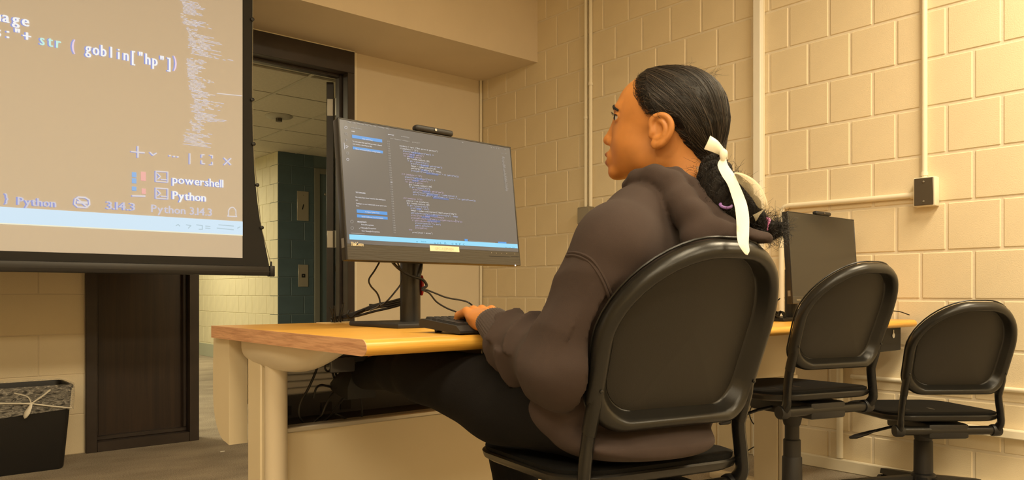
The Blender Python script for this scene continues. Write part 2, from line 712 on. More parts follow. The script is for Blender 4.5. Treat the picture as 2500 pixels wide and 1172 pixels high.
# leaf: hinge corner on the right jamb, opened past square
HP = Vector((2.350, YF + .165, 0))
ang = math.radians(62.0)                       # direction of the leaf seen from above
LR = Matrix.Rotation(ang, 3, 'Z')
leaf = B()
leaf.box(0.0, 0.885, 0.0, 0.045, 0.012, 2.185, bev=.002, seg=1)
for v in leaf.bm.verts:
    v.co = HP + LR @ v.co
leaf_o = dpart(leaf, 'door_leaf', MT['door'])
hg = None
for z in (0.28, 1.165, 2.02):
    h = B()
    h.box(-.004, 0.0, 0.004, 0.041, z - .055, z + .055, bev=.001, seg=1)
    h.tube([(-.006, -.006, z - .058), (-.006, -.006, z + .058)], .0075, 8)
    for v in h.bm.verts:
        v.co = HP + LR @ v.co
    h.box(2.349, 2.352, YF + .105, YF + .143, z - .055, z + .055)
    o = dpart(h, 'hinge', MT['steel'])
    o['label'] = 'brushed steel hinge'
kn = B()
kn.lathe([(.026, 0), (.026, .006), (.010, .010), (.010, .035), (.026, .045), (.028, .06), (.018, .07)], (0, 0, 0), Matrix.Rotation(math.radians(90), 3, 'X'))
for v in kn.bm.verts:
    v.co = HP + LR @ (v.co + Vector((0.82, 0.0, 1.0)))
dpart(kn, 'door_knob', MT['steel'])

# ------------------------------------------------------------------ hallway
wall_y = structure(B().box(XH + .004, XH + .2, YH + .21, 12.9, 0, ZS + .25).build('wall_hall_side', MT['yellow'], smooth=False))
lay_blocks(wall_y, MT['yellow'], XH, YH, 12.3, 0, ZS, ZREF, YH, 0, 'y', joint=0.005, bev=0.002)
wall_b = structure(B().box(XH + .005, 8.8, YH + .005, YH + .21, 0, ZS + .25).build('wall_hall_end', MT['blue_mortar'], smooth=False))
lay_blocks(wall_b, MT['blue'], YH, XH, 3.86, 0, ZS, ZREF, XH, 1, 'x', length=0.3048, joint=0.008, bev=0.003)
structure(B().box(4.95, 8.8, YH - .01, YH + .02, 0, ZS).build('plaster_face', MT['blue'], wall_b, smooth=False))
structure(B().box(XL - .2, 9.0, 12.9, 13.0, 0, ZS + .3).build('wall_hall_far', MT['yellow'], smooth=False))
structure(B().box(-1.7, -1.6, YF + .17, 12.9, 0, ZS + .3).build('wall_hall_left', MT['yellow'], smooth=False))
structure(B().box(8.8, 9.0, YF + .17, YH, 0, ZS + .3).build('wall_hall_right', MT['yellow'], smooth=False))
structure(B().box(XR + .2, 9.0, YF + .0, YF + .17, 0, ZS + .3).build('wall_hall_near', MT['yellow'], smooth=False))
structure(B().box(XH - .008, XH, YH - .008, 12.9, 0, 0.165, bev=.002, seg=1).build('baseboard_hall_side', MT['cove'], smooth=False))
structure(B().box(XH - .008, 3.86, YH - .008, YH, 0, 0.165, bev=.002, seg=1).build('baseboard_hall_end', MT['cove'], smooth=False))
hceil = structure(B().box(-1.7, 9.0, YF + .165, 12.95, ZS + .012, ZS + .06).build('ceiling_hall', MT['tbar'], smooth=False))
tile_me = B().box(-.292, .292, -.287, .287, 0, .014, bev=.003, seg=1).data('ceiling_tile', MT['tile'], smooth=False)
for i in range(-4, 6):
    for j in range(-1, 11):
        cx, cy = 2.43 + .61 * i + .305, 5.69 + .605 * j - .30
        if cy - .29 < YF + .17:
            continue
        link_copy('ceiling_tile', tile_me, hceil, (cx, cy, ZS))
gb = B()
for i in range(-4, 7):
    x = 2.43 + .61 * i
    gb.box(x - .009, x + .009, YF + .17, 12.0, ZS - .004, ZS + .004)
for j in range(-1, 11):
    y = 5.69 + .605 * j
    gb.box(-.1, 6.2, y - .009, y + .009, ZS - .0035, ZS + .0045)
gb.build('ceiling_grid', MT['tbar'], hceil, smooth=False)
# far doorway on the blue wall
d2 = bpy.data.objects.new('door_2', None)
COL.objects.link(d2)
structure(d2)
d2['label'] = 'dark glazed door in a grey frame at the hallway end'
fr = B()
fr.box(3.865, 3.925, YH - .02, YH + .1, 0, 2.21, bev=.002, seg=1)
fr.box(4.86, 4.92, YH - .02, YH + .1, 0, 2.21, bev=.002, seg=1)
fr.box(3.925, 4.86, YH - .02, YH + .1, 2.15, 2.21, bev=.002, seg=1)
MT['greyframe'] = M('grey_hall_frame', (0.22, 0.22, 0.19), 0.45)
fr.build('frame', MT['greyframe'], d2)
MT['leaf2'] = M('hall_door_leaf', (0.012, 0.012, 0.011), 0.4)
B().box(3.925, 4.86, YH + .02, YH + .065, 0.01, 2.15).build('door_leaf', MT['leaf2'], d2, smooth=False)
pl = B()
pl.ball((4.0, YH + .005, 1.93), .018)
pl.build('latch', MT['steel'], d2)

# plates on the blue wall
for (xa, ya, xb, yb, lab, kind) in ((725, 466, 753, 540, 'tall brushed metal plate with a slot, upper one on the blue hallway wall', 0), (728, 646, 752, 700, 'brushed metal plate with a small dark socket, lower one on the blue hallway wall', 1)):
    p, q = on_y(xa, ya, YH), on_y(xb, yb, YH)
    t = thing('wall_plate', lab, 'wall plate', ((p.x + q.x) / 2, YH, q.z))
    t_in = Matrix.Translation(Vector(t.location)).inverted()
    h = p.z - q.z
    w = q.x - p.x
    o = B().box(-w / 2, w / 2, -.008, 0, 0, h, bev=.002, seg=1).build('plate', MT['plate'], t)
    if kind == 0:
        B().box(-.006, .006, -.0095, -.0075, h * .38, h * .56, rot=Matrix.Rotation(.25, 3, 'Y')).build('slot', MT['black'], t)
        B().ball((0, -.009, h * .86), .006).build('indicator', MT['steel'], t)
    else:
        sk = B()
        sk.box(-.021, .021, -.0105, -.0075, h * .42, h * .58)
        sk.build('socket', MT['black'], t)
        B().box(-.008, .008, -.012, -.010, h * .47, h * .53).build('contact', MT['steel'], t)

# ceiling detector in the hall
p = on_z(681, 283, ZS)
t = thing('ceiling_speaker', 'round flush ceiling fitting with a dark vented core', 'ceiling fitting', (p.x, p.y, ZS - .06))
B().lathe([(.06, .040), (.105, .046), (.118, .056), (.118, .060), (.03, .060)], n=32).build('rim', M('fitting_rim', (0.42, 0.40, 0.33), 0.5), t)
cg = B()
for k in range(8):
    a = k * math.pi / 4
    cg.box(.019, .026, -.007, .007, .014, .046, rot=Matrix.Rotation(a, 3, 'Z'), about=(0, 0, .02))
cg.lathe([(.026, .010), (.028, .014), (.024, .018)], (0, 0, 0))
cg.lathe([(.015, .014), (.015, .046)], (0, 0, 0))
cg.build('vented_core', M('core_brown', (.12, .10, .075), .5), t)

# ------------------------------------------------------------------ conduits and boxes on the right wall
def conduit(name, label, pts, r, mat='conduit', clips=()):
    t = thing(name, label, 'conduit', pts[-1])
    inv = Vector(pts[-1])
    B().tube([Vector(p) - inv for p in pts], r, 12).build('pipe', MT[mat], t)
    for (p, ax) in clips:
        q = Vector(p) - inv
        b = B()
        if ax == 'z':
            b.tube([q - Vector((0, 0, .008)), q + Vector((0, 0, .008))], r * 1.25, 12)
        else:
            b.tube([q - Vector((0, .008, 0)), q + Vector((0, .008, 0))], r * 1.25, 12)
        b.build('strap', MT[mat], t)
    return t


t = thing('cable_raceway', 'wide white vertical cable raceway on the block wall', 'raceway', (XR, 2.128, 0))
B().box(-.034, -.0005, -.021, .021, 0.0, CEIL, bev=.003, seg=1).build('cover', MT['conduit_white'], t)
B().box(-.006, -.0004, -.026, .026, 0.0, CEIL, bev=.001, seg=1).build('base_strip', MT['conduit'], t)
conduit('wall_conduit', 'painted thin conduit running to the ceiling, nearer the soffit of a close pair', [(XR - .013, 3.326, CEIL), (XR - .013, 3.326, 1.34)], .012, clips=[((XR - .013, 3.326, 1.9), 'z')])
conduit('wall_conduit', 'painted thin conduit of a close pair, the one nearer the white raceway', [(XR - .013, 3.286, CEIL), (XR - .013, 3.286, 1.34)], .012, clips=[((XR - .013, 3.286, 2.1), 'z')])
t = thing('junction_box', 'small grey steel box where the paired conduits end', 'junction box', (XR, 3.315, 1.24))
B().box(-.05, -.0005, -.05, .05, 0, .105, bev=.004, seg=1).build('body', M('grey_box', (.20, .17, .12), .5), t)
B().box(-.053, -.05, -.046, .046, .004, .101, bev=.001, seg=1).build('cover', M('grey_box_lid', (.25, .21, .15), .45), t)
rp = 1.344
conduit('wall_conduit', 'cream conduit dropping from the ceiling into the dark-faced wall box', [(XR - .012, rp, CEIL), (XR - .012, rp, 1.30)], .0115, clips=[((XR - .012, rp, 1.318), 'z')])
conduit('wall_conduit', 'cream conduit leaving the dark-faced box sideways and turning down to the desk', spline([(XR - .012, 1.372, 1.232), (XR - .012, 1.6, 1.233), (XR - .012, 1.9, 1.236), (XR - .012, 1.975, 1.235), (XR - .012, 2.0, 1.21), (XR - .012, 2.005, 1.1), (XR - .012, 2.005, .60)], 5), .0125, clips=[((XR - .012, 1.39, 1.232), 'y')])
t = thing('wall_box', 'cream surface box with a dark steel blank plate on the block wall', 'wall box', (XR, 1.333, 1.178))
B().box(-.046, -.0005, -.044, .044, 0, .122, bev=.004, seg=2).build('body', MT['conduit'], t)
bp = B().box(-.051, -.046, -.038, .038, .004, .118, bev=.002, seg=1).build('blank_plate', M('dark_plate', (.115, .095, .07), .38, metal=.5), t)
for z in (.020, .102):
    B().lathe([(.0042, 0), (.0042, .002), (.002, .003)], (-.051, 0, z), Matrix.Rotation(math.radians(-90), 3, 'Y'), 10).build('screw', MT['steel'], bp)
conduit('wall_conduit', 'thin horizontal conduit low on the block wall behind the chairs', [(XR - .01, -.6, .437), (XR - .01, 1.66, .437)], .0095)
t = thing('baseboard_raceway', 'deep painted raceway running along the block wall below the thin conduit', 'raceway', (XR, 0.5, .248))
B().box(-.04, -.0005, -1.2, .95, 0, .034, bev=.004, seg=1).build('cover', MT['conduit'], t)
conduit('wall_conduit', 'cream upright conduit under the far desk', [(XR - .015, 1.71, .66), (XR - .015, 1.71, .06)], .0145)
t = thing('floor_raceway', 'painted raceway along the foot of the block wall', 'raceway', (XR, 1.4, 0.0))
B().box(-.03, -.0005, -1.6, .62, 0.0, .055, bev=.004, seg=1).build('cover', MT['conduit'], t)

# ------------------------------------------------------------------ ceiling lights
MT['diffuser'] = EM('lamp_diffuser', WARM, 2.2)
MT['lampframe'] = M('lamp_frame', (.75, .73, .68), .4)


def troffer(x, y, watts, z, label, col, size=(1.16, 0.56), group='ceiling troffers'):
    t = thing('ceiling_light', label, 'ceiling light', (x, y, z - .05), 0, group)
    f = B()
    w, d = size[0] / 2, size[1] / 2
    for (a, b, c, e) in ((-w - .02, w + .02, -d - .02, -d), (-w - .02, w + .02, d, d + .02), (-w - .02, -w, -d, d), (w, w + .02, -d, d)):
        f.box(a, b, c, e, -.005, .05)
    f.build('frame', MT['lampframe'], t, smooth=False)
    B().box(-w, w, -d, d, .02, .03).build('diffuser', MT['diffuser'], t, smooth=False)
    l = bpy.data.lights.new('lamp', 'AREA')
    l.shape = 'RECTANGLE'
    l.size, l.size_y = size
    l.energy = watts
    l.color = col
    lo = bpy.data.objects.new('lamp', l)
    COL.objects.link(lo)
    lo.parent = t
    lo.location = (0, 0, -.012)
    return t


for (x, y, w) in TROFFERS:
    troffer(x, y, w, CEIL, 'rectangular ceiling light panel in the classroom ceiling', WARM)
troffer(2.2, 9.4, 55, ZS, 'rectangular ceiling light panel at the far end of the hallway ceiling', HALLC, (1.0, .5), 'hall lights')
troffer(0.5, 6.2, 90, ZS, 'rectangular light panel added out of view behind the front wall to brighten the hallway', HALLC, (1.0, .5), 'hall lights')  # extra unseen lamp, added to lift the dim hallway floor and ceiling

# ------------------------------------------------------------------ pull-down projection screen
YP = 3.60
ps = thing('projection_screen', 'pull-down projection screen with black border showing dim code text', 'projection screen', (0.2, YP, 0.898))
PS_INV = Matrix.Translation(Vector(ps.location)).inverted()


def pspart(o, name=None):
    o.parent = ps
    o.matrix_parent_inverse = PS_INV
    return o


ZT = 2.80
XW = 1.384                                    # right edge of the white field
zb = on_y(592, 630, YP).z
# black border field with its drawn-in tension edge
edge_px = [(668, 655), (657, 648), (646, 592), (635, 540), (628, 490), (621, 420), (617, 340), (615, 250), (615, 130), (617, 0)]
edge = [on_y(a, b, YP) for a, b in edge_px]
outline = [(e.x, e.z) for e in edge] + [(edge[-1].x + .004, ZT), (-1.15, ZT), (-1.15, .93)]
outline[0] = (1.50, .93)
pspart(B().prism(outline, 1, YP, YP + .002).build('border', MT['screen_border'], smooth=False))
fab = pspart(B().box(-1.0, XW, YP - .0008, YP, zb, ZT).build('fabric', MT['screen'], smooth=False))
bar = B()
bar.box(-1.2, 1.512, YP - .016, YP + .018, .898, .944, bev=.006, seg=2)
bar.box(-1.2, 1.512, YP - .0175, YP - .014, .916, .919)
bar_o = pspart(bar.build('bottom_bar', M('screen_bar', (.022, .020, .019), .4)))
cap = B().box(1.512, 1.537, YP - .019, YP + .021, .895, .947, bev=.004, seg=2)
cap.tube([(1.525, YP, .946), (1.525, YP, .968)], [.006, .0045], 8)
cap_o = cap.build('end_cap', MT['black'])
cap_o.parent = bar_o
pspart(B().box(-1.3, 1.6, YP - .06, YP + .06, ZT - .01, ZT + .13, bev=.02, seg=2).build('housing', MT['white']))
pc = [on_y(a, b, YP) for a, b in ((617, 0), (616.5, 200), (618, 352), (627, 452), (638, 556), (660, 640))]
cord = pspart(B().tube(pc, .0016, 6).build('tension_cord', M('tension_cord', (.30, .27, .20), .6)))
for a, b in ((615, 48), (615, 244), (618, 352), (627, 452), (638, 556)):
    c = on_y(a, b, YP)
    pspart(B().lathe([(.009, 0), (.009, .006), (.004, .008)], (c.x, c.y - .004, c.z), Matrix.Rotation(math.radians(90), 3, 'X'), 12).build('cord_clip', MT['black']))

# what the projector throws on it
MT['pr_white'] = EM('projected_white', (0.93, 0.92, 0.90), 0.93)
MT['pr_blue'] = EM('projected_blue_fringe', (0.36, 0.40, 0.80), 0.80)
MT['pr_pale'] = EM('projected_pale', (0.80, 0.74, 0.74), 0.86)
MT['pr_cyan'] = EM('projected_cyan', (0.60, 0.90, 0.78), 0.9)
MT['pr_pink'] = EM('projected_pink', (0.86, 0.66, 0.80), 0.9)
MT['pr_lav'] = EM('projected_lavender', (0.69, 0.65, 0.73), 0.86)
MT['pr_bar'] = EM('projected_taskbar', (0.66, 0.85, 1.0), 0.90)
MT['pr_edge'] = EM('projected_yellow_line', (0.95, 0.90, 0.66), 0.9)
MT['pr_icon'] = EM('projected_bar_icon', (0.52, 0.70, 0.80), 0.80)
MT['pr_sq'] = EM('projected_blue_square', (0.28, 0.50, 0.85), 0.85)
MT['pr_red'] = EM('projected_red_square', (0.95, 0.48, 0.42), 0.85)
U, W = (1, 0, 0), (0, 0, 1)


def sheet(lift):
    return Sheet((0, YP, 0), U, W, lift)


shW, shB, shP, shC, shK, shL = sheet(.0030), sheet(.0022), sheet(.0028), sheet(.0030), sheet(.0030), sheet(.0026)


def proj_text(s, x0, x1, base, cap_, sh, mono=True, fringe=True, bold=.0016):
    sh.textpx(s, x0, x1, base, cap_, mono=mono, bold=bold)
    if fringe:
        shB.textpx(s, x0, x1, base, cap_, mono=mono, dx=-.0055, dy=-.001, bold=.002)


proj_text('mage', -24, 73, 47, 27, shW, bold=.004)
proj_text('s:"+', -18, 76, 86, 27, shW, bold=.004)
proj_text('str', 92, 152, 108, 27, shC, bold=.003)
proj_text('(', 170, 188, 121, 27, shK, bold=.002)
proj_text('goblin["hp"]', 205, 420, 129, 28, shW, bold=.003)
proj_text(')', 419, 435, 163, 28, shK, bold=.002)
proj_text('powershell', 421, 547, 447, 20, shW, mono=False)
proj_text('Python', 421, 504, 486, 20, shW, mono=False, bold=.003)
proj_text('}', 12, 22, 493, 20, shL, mono=False)
proj_text('Python', 43, 139, 500, 20, shL, mono=False)
proj_text('3.14.3', 260, 332, 510, 19, shL, mono=False)
proj_text('Python 3.14.3', 369, 519, 518, 19, shL, mono=False, fringe=False)


def stroke_px(sh, pts, wpx, closed=False):
    q = [sh.uv(a, b) for a, b in pts]
    sh.stroke(q, wpx * 0.0019, closed)


def strokes(pts, wpx=2.6, closed=False, fringe=True):
    stroke_px(shP, pts, wpx, closed)
    if fringe:
        stroke_px(shB, [(a - 2.6, b + .5) for a, b in pts], wpx, closed)


strokes([(321, 370), (353, 373)])
strokes([(337, 358), (337, 384)], 3)
strokes([(367, 372), (374, 379), (382, 374)])
for x, y in ((415, 380), (425, 382), (434, 383)):
    strokes([(x - 1, y), (x + 1.5, y)], 3)
strokes([(464, 375), (464, 400)], 2.2)
for c in ([(493, 384), (493, 378), (499, 378)], [(513, 379), (519, 380), (519, 386)], [(493, 392), (493, 399), (500, 400)], [(513, 402), (519, 402), (519, 396)]):
    strokes(c, 2.4)
strokes([(548, 386), (564, 402)])
strokes([(564, 387), (548, 402)])
for y in (418, 459):
    strokes([(381, y), (410, y + 2), (410, y + 27), (381, y + 25)], 2.2, True)
    strokes([(385, y + 6), (392, y + 13), (385, y + 19)], 2.2)
    strokes([(394, y + 20), (407, y + 21)], 2.2)
# bell
strokes([(556, 528), (558, 524), (558, 514), (562, 508), (567, 506), (572, 508), (576, 514), (576, 525), (578, 529)], 2.2, True, False)
# assistant badge of the status bar, drawn as a plain round mark crossed by a bar
strokes([(182, 498), (184, 486), (192, 481), (208, 482), (218, 488), (219, 500), (210, 507), (190, 505)], 3.0, True)
strokes([(188, 484), (214, 506)], 3.0)
strokes([(190, 494), (212, 495)], 5.0)
# overview column: rows of tiny code
rng = random.Random(11)
row = -2.0
segs = [(-2, 6, 442, 500, .9), (6, 33, 447, 500, 1), (33, 40, 441, 478, .4), (42, 48, 440, 520, .5), (48, 60, 447, 510, 1), (60, 66, 470, 535, .4), (66, 80, 455, 490, .7), (80, 112, 461, 540, .9), (112, 118, 458, 520, .5), (118, 132, 467, 545, .8), (132, 138, 490, 570, .4), (140, 160, 455, 505, .8), (160, 184, 458, 495, 1), (184, 196, 460, 525, .7), (196, 220, 462, 505, .9), (220, 232, 466, 530, .9), (232, 242, 468, 505, .8), (242, 262, 476, 550, .8), (256, 274, 466, 505, .9), (274, 290, 475, 560, .9), (290, 300, 464, 520, .5), (300, 316, 468, 500, .9), (316, 324, 450, 530, .4), (324, 352, 449, 515, .9)]
for (ya, yb, xa, xb, dens) in segs:
    y = ya
    while y < yb:
        x = xa + rng.uniform(-2, 3)
        end = xb - rng.uniform(0, (xb - xa) * .55)
        while x < end:
            l = rng.uniform(2.5, 8)
            if rng.random() < dens:
                sl = (716.5 - y) / (3460 - x)
                p0, p1 = shL.uv(x, y + sl * (x - xa)), shL.uv(x + l, y + sl * (x + l - xa))
                (shL if rng.random() < .75 else shP).stroke([p0, p1], .0024)
            x += l + rng.uniform(.8, 2.5)
        y += 3.1
p0, p1 = shP.uv(530, 228), shP.uv(590, 234)
shP.stroke([p0, p1], .003)
sq = sheet(.003)
for (a, b, c, d) in ((322, 420, 333, 433), (322, 435, 333, 448), (322, 455, 333, 466)):
    u0, v0 = sq.uv(a, b)
    u1, v1 = sq.uv(c, d)
    sq.rect(u0, u1, v1, v0)
rd = sheet(.003)
for (a, b, c, d) in ((344, 419, 356, 442), (346, 460, 356, 474)):
    u0, v0 = rd.uv(a, b)
    u1, v1 = rd.uv(c, d)
    rd.rect(u0, u1, v1, v0)
strokes([(324, 478), (354, 479)], 3.2)
# task bar band
bnd, bed, bic = sheet(.0024), sheet(.0026), sheet(.0032)
u1 = bnd.uv(592.5, 560)[0]
bnd.rect(-1.0, u1, bnd.uv(300, 559)[1], bnd.uv(300, 523)[1])
bed.rect(-1.0, u1, bed.uv(300, 561.5)[1], bed.uv(300, 559)[1])
for pts in ([(430, 551), (435, 548), (439, 552)], [(455, 549), (466, 551), (460, 557)], [(480, 549), (494, 551), (494, 560), (486, 560)], [(502, 552), (513, 553)], [(502, 557), (513, 558)], [(534, 549), (570, 552)], [(530, 557), (570, 561)], [(580, 557), (586, 554)]):
    stroke_px(bic, pts, 2.2)
for sh, nm, mt in ((shB, 'projected_fringe', 'pr_blue'), (shW, 'projected_text', 'pr_white'), (shP, 'projected_icons', 'pr_pale'), (shC, 'projected_text', 'pr_cyan'), (shK, 'projected_text', 'pr_pink'), (shL, 'projected_text', 'pr_lav'), (sq, 'projected_squares', 'pr_sq'), (rd, 'projected_squares', 'pr_red'), (bnd, 'projected_taskbar', 'pr_bar'), (bed, 'projected_line', 'pr_edge'), (bic, 'projected_icons', 'pr_icon')):
    o = sh.build(nm, MT[mt], None)
    o.parent = fab
    o['kind'] = 'stuff'
# ------------------------------------------------------------------ desks
def desk_top(parent, x0, x1, y0, y1, z1, th):
    """slab with a rolled front edge"""
    r = th / 2
    prof = [(y1, z1 - th), (y1, z1)]
    for k in range(0, 13):
        a = math.pi / 2 + math.pi * k / 12
        prof.append((y0 + r * 1.15 + r * 1.15 * math.cos(a), z1 - r + r * math.sin(a)))
    top = B().prism(prof, 0, x0 + .0015, x1 - .0015).build('tabletop', MT['desk_top'], parent, angle=30)
    for a, b in ((x0, x0 + .0015), (x1 - .0015, x1)):
        B().prism(prof, 0, a, b).build('edge_band', MT['desk_edge'], parent, angle=30)
    return top


D1X0, D1X1, D1Y0, D1Y1, D1Z, D1T = 0.700, 1.915, 1.231, 2.035, 0.729, 0.031
dk = thing('computer_desk', 'honey wood topped desk with beige legs carrying the lit monitor', 'desk', (0, 0, 0), 0, 'computer desks')
desk_top(dk, D1X0, D1X1, D1Y0, D1Y1, D1Z, D1T)
zu = D1Z - D1T


def stadium(x0, x1, y0, y1, n=8):
    """plan outline: square at the back, rounded nose at the front (low y)"""
    r = (x1 - x0) / 2
    cx = (x0 + x1) / 2
    pts = [(x1, y1), (x0, y1)]
    for k in range(n + 1):
        a = math.pi + math.pi * k / n
        pts.append((cx + r * math.cos(a), y0 + r + r * math.sin(a)))
    return pts


def t_leg(parent, x0, side=1):
    """upright with a rounded nose, a boat-shaped arm under the top, a foot and a cable cover"""
    xa, xb = x0 + .010, x0 + .064
    B().box(xa, xb, 1.800, 1.880, 0.03, zu - .03, bev=.003, seg=1).build('upright', MT['beige'], parent)
    cx = (xa + xb) / 2
    B().tube([(cx, 1.772, 0.03), (cx, 1.772, zu - .02)], .0265, 20).build('column', MT['putty'], parent)
    # arm
    rings = []
    for k in range(15):
        t = k / 14
        y = 1.915 - t * (1.915 - 1.452)
        d = .062 * (1 - max(0, (t - .45) / .55) ** 2.2) + .004
        if t < .12:
            d *= .80 + .20 * t / .12
        w = .030 + .012 * math.sin(math.pi * min(1, t * 1.2))
        ring = []
        for q in range(16):
            a = math.pi * q / 15
            ring.append((cx - w * math.cos(a), y, zu - .001 - d * math.sin(a) ** .6))
        rings.append(ring)
    B().loft(rings).build('arm', MT['putty'], parent, angle=50)
    # foot
    rings = []
    for k in range(11):
        t = k / 10
        y = 1.36 + t * .64
        h = .030 + .022 * math.sin(math.pi * t)
        rings.append([(cx - .03, y, 0), (cx + .03, y, 0), (cx + .03, y, h * .6), (cx + .018, y, h), (cx - .018, y, h), (cx - .03, y, h * .6)])
    B().loft(rings).build('foot', MT['beige'], parent, angle=50)
    # cable cover behind the upright, its back edge swept in at the foot
    prof = [(1.952, zu - .001), (1.952, .428)]
    for k in range(9):
        a = k / 8
        prof.append((1.975 + .092 * math.sin(a * math.pi / 2), .432 + .115 * (1 - math.cos(a * math.pi / 2))))
    prof += [(2.068, .60), (2.064, zu - .001)]
    B().prism(prof, 0, x0 - .010, x0 + .038).build('cable_cover', MT['beige'], parent, angle=30)
    for y in (1.60, 1.75, 1.90):
        B().lathe([(.006, 0), (.006, -.003), (.003, -.004)], (x0 + .004, y, zu - .001), None, 8).build('screw', MT['steel'], parent)


t_leg(dk, D1X0 + .026)
t_leg(dk, D1X1 - .080)
# modesty panel, its ledge, the cable tray with knock-outs and the slatted back
B().box(.78, 1.84, 1.800, 1.818, .045, .470, bev=.002, seg=1).build('modesty_panel', MT['beige'], dk)
B().box(.78, 1.84, 1.790, 1.830, .470, .484, bev=.003, seg=1).build('panel_ledge', MT['plate'], dk)
tr = B()
tr.box(.78, 1.84, 1.985, 1.990, .470, .532)
tr.box(.78, 1.84, 1.83, 1.985, .470, .474)
tr.box(.78, 1.84, 1.975, 1.990, .528, .535)
tray = tr.build('cable_tray', M('tray_black', (.030, .028, .032), .45), dk, smooth=False)
MT['void'] = M('knockout_dark', (.004, .004, .005), .6)
for x in (.80, .865, .985, 1.045, 1.30, 1.37, 1.55, 1.62):
    B().box(x, x + .032, 1.982, 1.9845, .482, .508).build('knockout', MT['void'], tray, smooth=False)
sl = B()
for k in range(5):
    z = .536 + k * .0185
    B().box(.78, 1.84, 1.994, 2.006, z, z + .0160, bev=.003, seg=1).build('slat', MT['grey'], dk)
B().box(.78, 1.84, 2.004, 2.01, .52, zu).build('back_sheet', MT['grey'], dk, smooth=False)
# light strip of the cable slot in the top
B().box(.985, 1.30, 1.955, 2.015, D1Z - .001, D1Z + .0025, bev=.001, seg=1).build('slot_cover', M('slot_cover', (.84, .66, .36), .4), dk)

# power strip under the top
pw = thing('power_strip', 'black power strip with orange outlets hanging under the desk', 'power strip', (0.0, 0.0, zu - .026))
B().box(.80, 1.30, 1.905, 1.958, -.052, .025, bev=.003, seg=1).build('housing', MT['black'], pw)
for k, x in enumerate((.945, .985, 1.035, 1.085, 1.135)):
    o = B().box(x, x + .030, 1.9015, 1.906, -.046, -.008, bev=.001, seg=1).build('outlet', MT['orange'], pw)
    sb = B()
    sb.box(x + .008, x + .011, 1.9005, 1.902, -.034, -.022)
    sb.box(x + .018, x + .021, 1.9005, 1.902, -.034, -.022)
    sb.build('slot', MT['black'], o)
o = B().box(.862, .908, 1.9015, 1.906, -.048, -.008, bev=.001, seg=1).build('breaker_plate', MT['white'], pw)
B().lathe([(.010, 0), (.010, .006), (.006, .008)], (.885, 1.9015, -.028), Matrix.Rotation(math.radians(90), 3, 'X'), 16).build('breaker_button', MT['black'], o)

# adapter boxes under the front of the top
ad = thing('power_adapter', 'dark grey adapter box fixed under the desk top', 'adapter', (0.925, 1.70, zu))
B().box(-.10, .02, -.05, .05, -.050, -.001, bev=.006, seg=2).build('body', M('adapter_grey', (.040, .042, .048), .4), ad)
B().box(-.085, -.02, -.056, -.05, -.072, -.036, bev=.004, seg=2).build('connector', M('adapter_gloss', (.06, .06, .065), .2), ad)
kt = thing('keyboard_tray', 'black keyboard drawer slid under the desk front', 'keyboard tray', (1.30, 1.36, zu))
B().box(-.28, .32, -.075, .16, -.030, -.022, bev=.003, seg=1).build('tray', MT['black_soft'], kt)
for x in (-.28, .305):
    B().box(x, x + .015, -.06, .16, -.026, -.001, bev=.002, seg=1).build('runner', MT['plate'], kt)
B().box(-.28, .32, -.082, -.070, -.034, -.006, bev=.003, seg=1).build('front_lip', MT['black'], kt)

# second desk against the block wall
D2X0, D2X1, D2Y0, D2Y1, D2Z = 1.935, 3.405, 1.365, 2.12, 0.702
dk2 = thing('computer_desk', 'honey wood topped desk against the block wall carrying the switched-off monitor', 'desk', (0, 0, 0), 0, 'computer desks')
desk_top(dk2, D2X0, D2X1, D2Y0, D2Y1, D2Z, .030)
B().box(1.99, 2.88, 1.62, 1.638, .485, D2Z - .031, bev=.002, seg=1).build('modesty_panel', MT['beige'], dk2)
B().box(1.99, 2.88, 1.612, 1.646, .470, .486, bev=.002, seg=1).build('panel_ledge', MT['beige'], dk2)
for x in (1.975, 2.86):
    B().box(x, x + .045, 1.69, 1.80, 0.03, D2Z - .03, bev=.003, seg=1).build('upright', MT['beige'], dk2)
    B().tube([(x + .0225, 1.672, .03), (x + .0225, 1.672, D2Z - .04)], .0235, 18).build('column', MT['putty'], dk2)
    B().box(x - .006, x + .051, 1.44, 2.02, 0, .034, bev=.010, seg=2).build('foot', MT['beige'], dk2)
    B().box(x, x + .045, 1.50, 1.95, D2Z - .062, D2Z - .030, bev=.008, seg=2).build('arm', MT['putty'], dk2)
cb = thing('cable_box', 'black sheet metal tray with a keyhole slot hung under the far desk', 'cable tray', (3.25, 1.42, D2Z - .031))
B().box(-.22, .12, -.004, .16, -.098, 0.0, bev=.003, seg=1).build('tray', MT['void'], cb)
kh = B()
kh.lathe([(.011, 0), (.011, .0015)], (0.045, -.005, -.034), Matrix.Rotation(math.radians(90), 3, 'X'), 16)
kh.box(.0405, .0495, -.0062, -.0045, -.034, -.010)
kh.build('keyhole', MT['white'], cb)


# ------------------------------------------------------------------ monitors
MT['bezel'] = M('monitor_bezel', (.020, .019, .018), .35, bump=.05, bscale=600)
MT['chin'] = M('monitor_chin', (.050, .044, .034), .42, bump=.12, bscale=300, stretch=(.05, 1, 1))
MT['lcd_off'] = M('lcd_off', (.030, .028, .024), .22, spec=.6)
m, nt, p_ = new_mat('lcd_on')
p_.inputs['Base Color'].default_value = (.02, .02, .02, 1)
p_.inputs['Roughness'].default_value = .22
p_.inputs['Emission Color'].default_value = (.150, .135, .120, 1)
p_.inputs['Emission Strength'].default_value = 0.85
MT['lcd_on'] = m


